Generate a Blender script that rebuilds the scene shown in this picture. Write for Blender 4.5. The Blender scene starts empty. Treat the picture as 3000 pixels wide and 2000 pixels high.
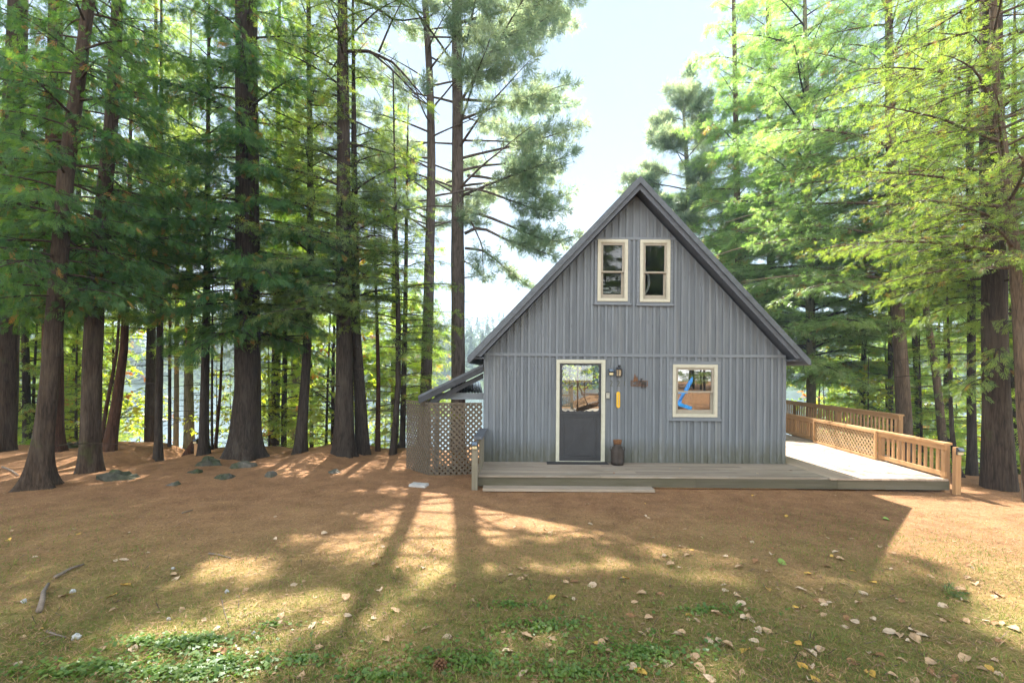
import bpy, math, random
import numpy as np
from mathutils import Vector, Matrix

# ------------------------------------------------------------------ scene, camera, light
S = bpy.context.scene
C = S.collection
R = math.radians
FD = 1045.0                      # focal length in units of the 2352-wide photograph
PPX, PPY = 1176.0, 855.0
CAMZ = 2.1
ROLL = R(0.4)

cd = bpy.data.cameras.new("camera")
cam = bpy.data.objects.new("camera", cd)
C.objects.link(cam)
cam.location = (0, 0, CAMZ)
cam.rotation_euler = (R(90), -ROLL, 0)
cd.sensor_width = 36.0
cd.lens = FD / 2352.0 * 36.0
cd.shift_y = 71.0 / 2352.0
cd.clip_start = 0.05
cd.clip_end = 9000
S.camera = cam

SUN_EL, SUN_AZ = R(49.3), math.atan2(-0.12, 0.85)      # azimuth measured from +Y towards +X
SHX, SHY = 0.12, -0.85                                # shadow offset per metre of height
w = bpy.data.worlds.new("World")
S.world = w
w.use_nodes = True
nt = w.node_tree
nt.nodes.clear()
wo = nt.nodes.new('ShaderNodeOutputWorld')
bg = nt.nodes.new('ShaderNodeBackground')
sky = nt.nodes.new('ShaderNodeTexSky')
sky.sky_type = 'NISHITA'
sky.sun_disc = False
sky.sun_elevation = SUN_EL
sky.sun_rotation = SUN_AZ
sky.air_density = 1.0
sky.dust_density = 0.5
sky.ozone_density = 1.0
# pale sky with soft clouds in front, unseen bright cloud banks added behind the camera as fill
SKYS = 0.15
def wn(typ, **kw):
    n = nt.nodes.new(typ)
    for k, v in kw.items():
        if k in n.inputs: n.inputs[k].default_value = v
        else: setattr(n, k, v)
    return n
def wmix(fac, a, b, blend='MIX'):
    n = nt.nodes.new('ShaderNodeMix'); n.data_type = 'RGBA'; n.blend_type = blend
    for k, v in (('Factor', fac), ('A', a), ('B', b)):
        if isinstance(v, bpy.types.NodeSocket): nt.links.new(v, n.inputs[k])
        else: n.inputs[k].default_value = v
    return n.outputs['Result']
tc = wn('ShaderNodeTexCoord')
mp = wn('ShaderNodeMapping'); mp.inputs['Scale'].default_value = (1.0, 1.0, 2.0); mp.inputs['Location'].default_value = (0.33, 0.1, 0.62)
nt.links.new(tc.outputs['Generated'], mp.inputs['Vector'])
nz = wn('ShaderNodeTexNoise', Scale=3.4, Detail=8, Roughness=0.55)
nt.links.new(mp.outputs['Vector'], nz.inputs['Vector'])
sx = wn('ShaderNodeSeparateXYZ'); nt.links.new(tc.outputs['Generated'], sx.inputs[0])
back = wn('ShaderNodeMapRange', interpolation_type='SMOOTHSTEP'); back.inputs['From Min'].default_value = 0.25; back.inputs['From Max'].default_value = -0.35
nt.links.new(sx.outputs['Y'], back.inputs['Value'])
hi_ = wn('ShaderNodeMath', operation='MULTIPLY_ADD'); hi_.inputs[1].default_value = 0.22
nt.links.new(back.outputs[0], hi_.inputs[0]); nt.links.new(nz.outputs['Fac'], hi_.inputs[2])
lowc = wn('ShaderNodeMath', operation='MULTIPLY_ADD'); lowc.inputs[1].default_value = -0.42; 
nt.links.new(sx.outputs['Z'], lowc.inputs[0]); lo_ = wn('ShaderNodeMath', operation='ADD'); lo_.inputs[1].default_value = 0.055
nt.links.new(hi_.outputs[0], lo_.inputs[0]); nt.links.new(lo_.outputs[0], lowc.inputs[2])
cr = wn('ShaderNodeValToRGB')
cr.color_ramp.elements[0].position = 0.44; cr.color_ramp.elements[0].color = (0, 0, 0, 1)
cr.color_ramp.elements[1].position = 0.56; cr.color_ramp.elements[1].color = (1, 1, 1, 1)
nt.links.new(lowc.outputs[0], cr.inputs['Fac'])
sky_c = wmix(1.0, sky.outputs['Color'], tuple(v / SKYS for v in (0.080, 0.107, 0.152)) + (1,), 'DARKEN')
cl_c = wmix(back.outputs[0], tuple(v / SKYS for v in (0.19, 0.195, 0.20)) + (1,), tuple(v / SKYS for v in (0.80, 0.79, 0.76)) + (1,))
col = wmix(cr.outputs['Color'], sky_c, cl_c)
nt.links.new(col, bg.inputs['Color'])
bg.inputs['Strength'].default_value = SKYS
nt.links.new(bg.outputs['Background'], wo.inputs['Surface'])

sl = bpy.data.lights.new("sun", 'SUN')
sl.energy = 4.0
sl.angle = R(0.55)
sl.color = (1.0, 0.93, 0.82)
sun = bpy.data.objects.new("sun", sl)
C.objects.link(sun)
sd = Vector((SHX, SHY, -1.0)).normalized()
sun.rotation_euler = sd.to_track_quat('-Z', 'Y').to_euler()
sun.location = (-3, 20, 30)

S.view_settings.view_transform = 'Standard'
S.view_settings.look = 'None'
S.view_settings.exposure = 2.8
S.view_settings.gamma = 1.0
S.render.engine = 'CYCLES'
S.cycles.max_bounces = 8
S.cycles.diffuse_bounces = 4
S.cycles.glossy_bounces = 3
S.cycles.transmission_bounces = 4
S.cycles.transparent_max_bounces = 8
S.cycles.volume_bounces = 0
S.cycles.use_denoising = True
S.cycles.caustics_reflective = False
S.cycles.caustics_refractive = False

rnd = random.Random(7)

# ------------------------------------------------------------------ picture <-> place
def unroll(dx, dy):
    u, v = dx - PPX, dy - PPY
    c, s = math.cos(ROLL), math.sin(ROLL)
    return u * c + v * s, -u * s + v * c

def P(dx, dy, Y):
    u, v = unroll(dx, dy)
    return Vector((u / FD * Y, Y, CAMZ - v / FD * Y))

FY = 9.5                                   # the plane of the cabin's front wall
def F(dx, dy):
    p = P(dx, dy, FY)
    return p.x, p.z

def ss(a, b, t):
    t = np.clip((t - a) / (b - a), 0, 1)
    return t * t * (3 - 2 * t)

_rs = np.random.RandomState(3)
_W = [(_rs.uniform(-1, 1, 2), _rs.uniform(0, 6.28)) for _ in range(24)]
def wob(x, y, f, k=8, o=0):
    r = 0
    for (d, p) in _W[o:o + k]:
        r = r + np.sin((x * d[0] + y * d[1]) * f * 2.2 + p)
    return r / k

RX = np.array([-1400, 0, 130, 300, 340, 370, 400, 430, 480, 510, 600, 620, 680, 760, 800, 850, 900, 940, 1000, 1110, 1300], float)
RYD = np.array([1040, 1042, 1032, 1036, 1050, 1065, 1064, 1048, 1044, 1041, 1043, 1047, 1045, 1031, 1034, 1046, 1046, 1040, 1050, 1060, 1060], float)
def gz(x, y):
    x = np.asarray(x, float); y = np.asarray(y, float)
    z = 0.055 * np.clip(7.5 - y, 0, 16)
    z = z + 0.025 * wob(x, y, 0.9) + 0.008 * wob(x, y, 4.0, 8, 8)
    # ridge of the bank on the left, its height follows the skyline of the ground
    dxr = PPX + FD * x / 12.0
    zr = CAMZ - (np.interp(dxr, RX, RYD) - PPY) / FD * 12.0
    left = 1 - ss(-1.6, -0.6, x)
    z = z + left * (zr + 0.03 * wob(x, y, 2.2, 8, 4) - 0.0) * ss(8.6, 11.6, y)
    # drop to the lake
    edge = np.where(x < -1.2, 12.4, np.where(x < 7.6, 27.0, 9.2))
    edge = 12.4 + (27.0 - 12.4) * ss(-1.6, -0.2, x) - (27.0 - 9.0) * ss(8.2, 9.6, x)
    fall = np.clip(y - edge, 0, 60)
    z = z - np.minimum(3.9, 0.06 * fall + 0.36 * np.clip(fall - 0.8, 0, 60)) * ss(0, 1.5, fall)
    # a needle covered bank behind the cabin
    z = z + 1.0 * np.exp(-(((x - 5.0) / 2.0) ** 2 + ((y - 25.0) / 2.2) ** 2))
    # far shore and hills
    z = z + ss(146, 175, y) * 6.0 + ss(170, 420, y) * 26.0 * (1 + 0.5 * np.sin(x / 160.0 + 0.6))
    return z

def gzf(x, y):
    return float(gz(x, y))

def img(x, y, z):
    return PPX + FD * x / y, PPY + FD * (CAMZ - z) / y

# ------------------------------------------------------------------ helpers
class MB:
    def __init__(s):
        s.v, s.f, s.t = [], [], []
    def add(s, vs, fs, tint=0.5):
        o = len(s.v)
        s.v += [tuple(v) for v in vs]
        s.t += [tint] * len(vs)
        s.f += [tuple(i + o for i in f) for f in fs]
    def box(s, x0, x1, y0, y1, z0, z1, tint=0.5, M=None):
        vs = [Vector(v) for v in ((x0, y0, z0), (x1, y0, z0), (x1, y1, z0), (x0, y1, z0), (x0, y0, z1), (x1, y0, z1), (x1, y1, z1), (x0, y1, z1))]
        if M is not None:
            vs = [M @ v for v in vs]
        s.add(vs, [(0, 3, 2, 1), (4, 5, 6, 7), (0, 1, 5, 4), (1, 2, 6, 5), (2, 3, 7, 6), (3, 0, 4, 7)], tint)
    def beam(s, a, b, wx, wz, tint=0.5, up=(0, 0, 1)):
        a, b = Vector(a), Vector(b)
        d = (b - a); L = d.length; d.normalize()
        u = Vector(up)
        if abs(d.dot(u)) > 0.99: u = Vector((0, 1, 0))
        x = d.cross(u).normalized(); z = x.cross(d)
        M = Matrix((x, d, z)).transposed().to_4x4(); M.translation = a
        s.box(-wx / 2, wx / 2, 0, L, -wz / 2, wz / 2, tint, M)
    def prism(s, poly, y0, y1, tint=0.5):
        """poly in (x, z), counter-clockwise seen from -Y, extruded from y0 (front) to y1"""
        n = len(poly)
        vs = [(p[0], y0, p[1]) for p in poly] + [(p[0], y1, p[1]) for p in poly]
        fs = [tuple(range(n)), tuple(range(2 * n - 1, n - 1, -1))]
        for i in range(n):
            j = (i + 1) % n
            fs.append((i, n + i, n + j, j))
        s.add(vs, fs, tint)
    def tube(s, pts, rad, n=6, tint=0.5, cap=True):
        pts = [Vector(p) for p in pts]
        o = len(s.v)
        prev = None
        for i, p in enumerate(pts):
            a = pts[max(0, i - 1)]; b = pts[min(len(pts) - 1, i + 1)]
            d = (b - a).normalized()
            if prev is None:
                u = Vector((1, 0, 0)) if abs(d.x) < 0.8 else Vector((0, 0, 1))
                u = (u - d * u.dot(d)).normalized()
            else:
                u = (prev - d * prev.dot(d)).normalized()
            prev = u
            v = d.cross(u)
            for k in range(n):
                a_ = 2 * math.pi * k / n
                q = p + (u * math.cos(a_) + v * math.sin(a_)) * rad[i]
                s.v.append(tuple(q)); s.t.append(tint)
        for i in range(len(pts) - 1):
            for k in range(n):
                k2 = (k + 1) % n
                s.f.append((o + i * n + k, o + i * n + k2, o + (i + 1) * n + k2, o + (i + 1) * n + k))
        if cap:
            s.f.append(tuple(o + k for k in range(n - 1, -1, -1)))
            s.f.append(tuple(o + (len(pts) - 1) * n + k for k in range(n)))
    def lathe(s, prof, c=(0, 0, 0), n=20, tint=0.5, jit=0):
        o = len(s.v)
        for (r, z) in prof:
            for k in range(n):
                a = 2 * math.pi * k / n
                s.v.append((c[0] + r * math.cos(a), c[1] + r * math.sin(a), c[2] + z)); s.t.append(tint)
        for i in range(len(prof) - 1):
            for k in range(n):
                k2 = (k + 1) % n
                s.f.append((o + i * n + k, o + i * n + k2, o + (i + 1) * n + k2, o + (i + 1) * n + k))
        s.f.append(tuple(o + k for k in range(n - 1, -1, -1)))
        s.f.append(tuple(o + (len(prof) - 1) * n + k for k in range(n)))
    def build(s, name, mat, parent=None, smooth=False):
        me = bpy.data.meshes.new(name)
        me.from_pydata(s.v, [], s.f)
        at = me.attributes.new("tint", 'FLOAT', 'POINT')
        at.data.foreach_set("value", np.array(s.t, np.float32))
        if smooth:
            me.polygons.foreach_set("use_smooth", np.ones(len(me.polygons), bool))
        me.materials.append(mat)
        me.update()
        return link(name, me, parent)

def link(name, me, parent=None):
    o = bpy.data.objects.new(name, me)
    C.objects.link(o)
    if parent is not None:
        o.parent = parent
        o.matrix_parent_inverse = Matrix.Translation(parent.location).inverted() if parent.rotation_euler.z == 0 else parent_matrix(parent).inverted()
    return o

def parent_matrix(p):
    return Matrix.LocRotScale(p.location, p.rotation_euler, p.scale)

def tag(o, label=None, cat=None, group=None, kind=None):
    if label: o['label'] = label
    if cat: o['category'] = cat
    if group: o['group'] = group
    if kind: o['kind'] = kind
    return o

def thing(name, label, cat, loc=(0, 0, 0), group=None):
    o = bpy.data.objects.new(name, None)
    C.objects.link(o)
    o.location = loc
    o.empty_display_size = 0.3
    return tag(o, label, cat, group)

def npmesh(name, v, q, mat, tint=None, smooth=False, k=4):
    """v (n,3), q (m,k)"""
    me = bpy.data.meshes.new(name)
    n, m = len(v), len(q)
    me.vertices.add(n)
    me.vertices.foreach_set("co", np.ascontiguousarray(v, np.float32).ravel())
    me.loops.add(m * k)
    me.loops.foreach_set("vertex_index", np.ascontiguousarray(q, np.int32).ravel())
    me.polygons.add(m)
    me.polygons.foreach_set("loop_start", np.arange(0, m * k, k, dtype=np.int32))
    me.polygons.foreach_set("use_smooth", np.full(m, bool(smooth)))
    if tint is not None:
        at = me.attributes.new("tint", 'FLOAT', 'POINT')
        at.data.foreach_set("value", np.ascontiguousarray(tint, np.float32))
    me.materials.append(mat)
    me.update(calc_edges=True)
    return me

# ------------------------------------------------------------------ materials
def new_mat(name):
    m = bpy.data.materials.new(name)
    m.use_nodes = True
    t = m.node_tree
    b = t.nodes.get('Principled BSDF')
    return m, t, b

def N(t, typ, **kw):
    n = t.nodes.new(typ)
    for k, v in kw.items():
        if k in n.inputs: n.inputs[k].default_value = v
        else: setattr(n, k, v)
    return n

def mixc(t, fac, a, b, blend='MIX'):
    n = t.nodes.new('ShaderNodeMix'); n.data_type = 'RGBA'; n.blend_type = blend
    for k, v in (('Factor', fac), ('A', a), ('B', b)):
        i = n.inputs[k]
        if hasattr(v, 'is_output') or isinstance(v, bpy.types.NodeSocket): t.links.new(v, i)
        elif isinstance(v, tuple): i.default_value = v if len(v) == 4 else (*v, 1)
        else: i.default_value = v
    return n.outputs['Result']

def ramp(t, src, p0, p1, c0=(0, 0, 0), c1=(1, 1, 1)):
    n = t.nodes.new('ShaderNodeValToRGB')
    n.color_ramp.elements[0].position = p0; n.color_ramp.elements[0].color = (*c0, 1)
    n.color_ramp.elements[1].position = p1; n.color_ramp.elements[1].color = (*c1, 1)
    t.links.new(src, n.inputs['Fac'])
    return n.outputs['Color']

def noise(t, scale, detail=4, rough=0.55, stretch=(1, 1, 1), coord='pos'):
    if coord == 'pos':
        src = N(t, 'ShaderNodeNewGeometry').outputs['Position']
    else:
        src = N(t, 'ShaderNodeTexCoord').outputs['Object']
    mp = N(t, 'ShaderNodeMapping'); mp.inputs['Scale'].default_value = stretch
    t.links.new(src, mp.inputs['Vector'])
    n = N(t, 'ShaderNodeTexNoise', Scale=scale, Detail=detail, Roughness=rough)
    t.links.new(mp.outputs['Vector'], n.inputs['Vector'])
    return n.outputs['Fac']

def bump(t, b, src, strength, dist=0.02):
    n = N(t, 'ShaderNodeBump', Strength=strength, Distance=dist)
    t.links.new(src, n.inputs['Height'])
    t.links.new(n.outputs['Normal'], b.inputs['Normal'])

def tintnode(t):
    return N(t, 'ShaderNodeAttribute', attribute_name='tint').outputs['Fac']

def simple(name, col, rough=0.6, var=0.25, scale=6, metal=0.0, bmp=0.15, stretch=(1, 1, 1), coord='pos', tint=0.0, spec=0.3):
    m, t, b = new_mat(name)
    f = noise(t, scale, 5, 0.6, stretch, coord)
    r = ramp(t, f, 0.3, 0.7)
    lo = tuple(c * (1 - var) for c in col); hi = tuple(min(1, c * (1 + var)) for c in col)
    c = mixc(t, r, lo, hi)
    if tint:
        tn = tintnode(t)
        k = ramp(t, tn, 0, 1, (1 - tint,) * 3, (1 + tint,) * 3)
        c = mixc(t, 1.0, c, k, 'MULTIPLY')
    t.links.new(c, b.inputs['Base Color'])
    b.inputs['Roughness'].default_value = rough
    b.inputs['Metallic'].default_value = metal
    b.inputs['Specular IOR Level'].default_value = spec
    if bmp: bump(t, b, f, bmp, 0.01)
    return m

def wood(name, col, axis, rough=0.8, var=0.3, stain=(0.5, 0.5, 0.5), spec=0.2, tint=0.25, wash=None):
    """weathered wood with grain along axis 0/1/2"""
    m, t, b = new_mat(name)
    st = [28.0, 28.0, 28.0]; st[axis] = 1.1
    g = noise(t, 1.0, 6, 0.65, tuple(st))
    st2 = [3.0, 3.0, 3.0]; st2[axis] = 0.7
    p = noise(t, 1.3, 4, 0.6, tuple(st2))
    lo = tuple(c * (1 - var) for c in col); hi = tuple(c * (1 + var * 0.8) for c in col)
    c = mixc(t, ramp(t, g, 0.3, 0.72), lo, hi)
    c = mixc(t, ramp(t, p, 0.52, 0.74, (0, 0, 0), (0.75, 0.75, 0.75)), c, tuple(a * b_ for a, b_ in zip(col, stain)))
    if wash:
        p2 = noise(t, 2.3, 5, 0.62, tuple(s * 1.1 for s in st2))
        c = mixc(t, ramp(t, p2, 0.56, 0.72, (0, 0, 0), (0.8, 0.8, 0.8)), c, wash)
    k = ramp(t, tintnode(t), 0, 1, (1 - tint,) * 3, (1 + tint,) * 3)
    c = mixc(t, 1.0, c, k, 'MULTIPLY')
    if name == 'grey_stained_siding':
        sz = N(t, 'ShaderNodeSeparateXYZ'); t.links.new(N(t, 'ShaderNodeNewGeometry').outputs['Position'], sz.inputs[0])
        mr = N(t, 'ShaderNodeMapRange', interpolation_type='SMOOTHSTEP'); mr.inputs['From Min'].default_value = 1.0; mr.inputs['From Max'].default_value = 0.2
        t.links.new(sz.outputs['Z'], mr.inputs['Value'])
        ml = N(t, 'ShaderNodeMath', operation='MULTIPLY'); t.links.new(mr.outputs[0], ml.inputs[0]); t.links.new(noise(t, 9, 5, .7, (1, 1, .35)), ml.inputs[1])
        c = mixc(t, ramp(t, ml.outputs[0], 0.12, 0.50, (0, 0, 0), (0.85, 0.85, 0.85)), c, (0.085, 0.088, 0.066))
        kn = N(t, 'ShaderNodeTexVoronoi', Scale=1.0); mpk = N(t, 'ShaderNodeMapping'); mpk.inputs['Scale'].default_value = (9, 9, 1.6)
        t.links.new(N(t, 'ShaderNodeNewGeometry').outputs['Position'], mpk.inputs['Vector']); t.links.new(mpk.outputs['Vector'], kn.inputs['Vector'])
        c = mixc(t, ramp(t, kn.outputs['Distance'], 0.03, 0.10, (0.55, 0.55, 0.55), (0, 0, 0)), c, (0.06, 0.06, 0.065))
        c = mixc(t, ramp(t, noise(t, 1.2, 5, .6, (6, 6, .5)), 0.55, 0.72, (0, 0, 0), (.45, .45, .45)), c, (0.20, 0.205, 0.205))
    t.links.new(c, b.inputs['Base Color'])
    b.inputs['Roughness'].default_value = rough
    b.inputs['Specular IOR Level'].default_value = spec
    bump(t, b, g, 0.35, 0.006)
    return m

def bark(name, c0, c1, moss=0.0, lichen=None):
    m, t, b = new_mat(name)
    f = noise(t, 1.0, 7, 0.7, (26, 26, 2.6))
    g = noise(t, 1.0, 5, 0.6, (5, 5, 1.2))
    geo = N(t, 'ShaderNodeNewGeometry').outputs['Position']
    mp = N(t, 'ShaderNodeMapping'); mp.inputs['Scale'].default_value = (26, 26, 2.4)
    t.links.new(geo, mp.inputs['Vector'])
    vo = N(t, 'ShaderNodeTexVoronoi', Scale=1.0, feature='DISTANCE_TO_EDGE')
    t.links.new(mp.outputs['Vector'], vo.inputs['Vector'])
    crack = ramp(t, vo.outputs['Distance'], 0.0, 0.14, (0.62, 0.62, 0.62), (1, 1, 1))
    c = mixc(t, ramp(t, f, 0.35, 0.68), c0, c1)
    c = mixc(t, 1.0, c, crack, 'MULTIPLY')
    c = mixc(t, ramp(t, g, 0.5, 0.75, (0, 0, 0), (0.6, 0.6, 0.6)), c, lichen or tuple(x * 1.5 for x in c1))
    if moss:
        c = mixc(t, ramp(t, noise(t, 1.7, 5, 0.6), 0.62 - moss * 0.2, 0.75, (0, 0, 0), (0.7, 0.7, 0.7)), c, (0.055, 0.075, 0.022))
    t.links.new(c, b.inputs['Base Color'])
    b.inputs['Roughness'].default_value = 0.95
    b.inputs['Specular IOR Level'].default_value = 0.1
    h = mixc(t, 0.5, f, vo.outputs['Distance'])
    bump(t, b, h, 0.7, 0.02)
    return m

def leafmat(name, ca, cb, ta, tb, trans=0.5, gloss=0.05, rough=0.45, dead=None):
    """ca..cb reflected colour over the tint, ta..tb the light let through"""
    m = bpy.data.materials.new(name); m.use_nodes = True
    t = m.node_tree; t.nodes.clear()
    out = N(t, 'ShaderNodeOutputMaterial')
    tn = tintnode(t)
    f = noise(t, 0.55, 3, 0.5)
    a1 = N(t, 'ShaderNodeMath', operation='MULTIPLY_ADD'); a1.inputs[1].default_value = 1.1; a1.inputs[2].default_value = -0.55
    t.links.new(f, a1.inputs[0])
    a2 = N(t, 'ShaderNodeMath', operation='ADD', use_clamp=True)
    t.links.new(a1.outputs[0], a2.inputs[0]); t.links.new(tn, a2.inputs[1])
    fac = a2.outputs[0]
    col = mixc(t, fac, ca, cb); tcol = mixc(t, fac, ta, tb)
    if dead:
        d = ramp(t, tn, 0.965, 0.97)
        col = mixc(t, d, col, dead); tcol = mixc(t, d, tcol, dead)
    di = N(t, 'ShaderNodeBsdfDiffuse'); t.links.new(col, di.inputs['Color'])
    tr = N(t, 'ShaderNodeBsdfTranslucent'); t.links.new(tcol, tr.inputs['Color'])
    m1 = N(t, 'ShaderNodeMixShader', Fac=trans)
    t.links.new(di.outputs[0], m1.inputs[1]); t.links.new(tr.outputs[0], m1.inputs[2])
    gl = N(t, 'ShaderNodeBsdfGlossy', Roughness=rough); gl.inputs['Color'].default_value = (0.9, 0.95, 1, 1)
    m2 = N(t, 'ShaderNodeMixShader', Fac=gloss)
    t.links.new(m1.outputs[0], m2.inputs[1]); t.links.new(gl.outputs[0], m2.inputs[2])
    t.links.new(m2.outputs[0], out.inputs['Surface'])
    return m

def glassmat(name, refl=0.18, tint=(0.9, 0.93, 0.95), rough=0.0):
    m = bpy.data.materials.new(name); m.use_nodes = True
    t = m.node_tree; t.nodes.clear()
    out = N(t, 'ShaderNodeOutputMaterial')
    tr = N(t, 'ShaderNodeBsdfTransparent'); tr.inputs['Color'].default_value = (*tint, 1)
    gl = N(t, 'ShaderNodeBsdfGlossy', Roughness=rough)
    lw = N(t, 'ShaderNodeFresnel', IOR=1.5)
    ad = N(t, 'ShaderNodeMath', operation='ADD', use_clamp=True); ad.inputs[1].default_value = refl - 0.04
    t.links.new(lw.outputs[0], ad.inputs[0])
    ms = N(t, 'ShaderNodeMixShader')
    t.links.new(ad.outputs[0], ms.inputs[0])
    t.links.new(tr.outputs[0], ms.inputs[1]); t.links.new(gl.outputs[0], ms.inputs[2])
    t.links.new(ms.outputs[0], out.inputs['Surface'])
    return m

M = {}
M['siding'] = wood('grey_stained_siding', (0.135, 0.152, 0.174), 2, 0.75, 0.2, (0.72, 0.72, 0.74), tint=0.2)
M['siding_trim'] = wood('grey_stained_trim', (0.158, 0.177, 0.202), 0, 0.75, 0.18, (0.75, 0.75, 0.78), tint=0.1)
M['fascia'] = wood('grey_fascia', (0.092, 0.102, 0.122), 0, 0.7, 0.15, (0.8, 0.8, 0.8), tint=0.1)
M['roof'] = simple('roof_metal', (0.082, 0.094, 0.112), 0.55, 0.2, 9, 0.0, 0.1)
M['cream'] = simple('cream_paint', (0.42, 0.405, 0.335), 0.5, 0.07, 14, bmp=0.05, tint=0.05)
M['white'] = simple('white_paint', (0.43, 0.43, 0.36), 0.5, 0.07, 14, bmp=0.05)
M['sash'] = simple('taupe_sash', (0.26, 0.235, 0.195), 0.5, 0.06, 14, bmp=0.03)
M['door'] = simple('charcoal_door', (0.036, 0.038, 0.044), 0.5, 0.12, 5, bmp=0.04)
M['dark_room'] = simple('dim_interior', (0.06, 0.055, 0.05), 0.8, 0.2, 3)
M['glass'] = glassmat('window_glass', 0.24)
M['glass_upper'] = glassmat('upper_window_glass', 0.045, (.8, .85, .9))
M['leanto'] = simple('dark_leanto_wood', (0.035, 0.038, 0.045), 0.7, 0.25, 9)
M['door_glass'] = glassmat('door_glass', 0.09, (0.62, 0.66, 0.68))
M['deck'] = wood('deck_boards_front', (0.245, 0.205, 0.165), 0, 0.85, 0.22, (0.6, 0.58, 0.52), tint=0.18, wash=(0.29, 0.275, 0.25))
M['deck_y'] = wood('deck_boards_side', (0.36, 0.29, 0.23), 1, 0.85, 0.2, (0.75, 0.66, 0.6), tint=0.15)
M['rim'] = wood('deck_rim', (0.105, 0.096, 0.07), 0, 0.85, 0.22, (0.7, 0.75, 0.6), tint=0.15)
M['rail'] = wood('rail_wood', (0.43, 0.25, 0.118), 1, 0.8, 0.22, (0.75, 0.7, 0.65), tint=0.2)
M['rail_z'] = wood('rail_wood_upright', (0.38, 0.222, 0.108), 2, 0.8, 0.22, (0.75, 0.7, 0.65), tint=0.2)
M['lattice_tan'] = wood('lattice_wood_new', (0.42, 0.29, 0.16), 1, 0.8, 0.15, (0.85, 0.8, 0.75), tint=0.15)
M['lattice_grey'] = wood('lattice_wood_old', (0.105, 0.086, 0.065), 2, 0.9, 0.2, (0.8, 0.8, 0.75), tint=0.15)
M['post_old'] = wood('post_wood_old', (0.17, 0.155, 0.12), 2, 0.9, 0.2, (0.75, 0.75, 0.7), tint=0.12)
M['black'] = simple('black_plastic', (0.025, 0.026, 0.03), 0.4, 0.15, 20, bmp=0.03)
M['panel'] = simple('solar_panel', (0.09, 0.12, 0.16), 0.12, 0.1, 30, bmp=0, spec=0.8)
M['lens'] = simple('lamp_lens', (0.55, 0.47, 0.28), 0.35, 0.1, 30, bmp=0)
M['lantern_glass'] = simple('lantern_glass', (0.32, 0.25, 0.16), 0.2, 0.25, 18, bmp=0)
M['grey_plastic'] = simple('grey_plastic', (0.33, 0.33, 0.29), 0.5, 0.1, 20, bmp=0.02)
M['yellow'] = simple('yellow_enamel', (0.60, 0.36, 0.025), 0.4, 0.12, 15, bmp=0.02)
M['rust'] = simple('rusty_iron', (0.13, 0.065, 0.032), 0.9, 0.35, 25, bmp=0.2)
M['can'] = simple('milk_can_iron', (0.04, 0.032, 0.028), 0.6, 0.4, 9, bmp=0.2, metal=0.3)
M['digit'] = simple('tarnished_digit', (0.10, 0.105, 0.09), 0.5, 0.3, 40, bmp=0.1)
M['rubber'] = simple('rubber_mat', (0.03, 0.03, 0.032), 0.9, 0.2, 30, bmp=0.2)
M['corrugated'] = simple('corrugated_sheet', (0.035, 0.035, 0.045), 0.18, 0.3, 5, bmp=0.3, spec=0.7)
M['blue'] = simple('blue_paint', (0.03, 0.27, 0.72), 0.45, 0.1, 10, bmp=0.03)
M['stone'] = simple('slab_stone', (0.36, 0.36, 0.36), 0.8, 0.15, 9, bmp=0.2)
M['curtain'] = simple('pale_cloth', (0.5, 0.45, 0.40), 0.9, 0.1, 9)
M['chair_wood'] = simple('dark_chair_wood', (0.035, 0.025, 0.02), 0.7, 0.2, 9)
M['twig'] = simple('grey_stick', (0.17, 0.135, 0.11), 0.9, 0.3, 30, bmp=0.3)

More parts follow.
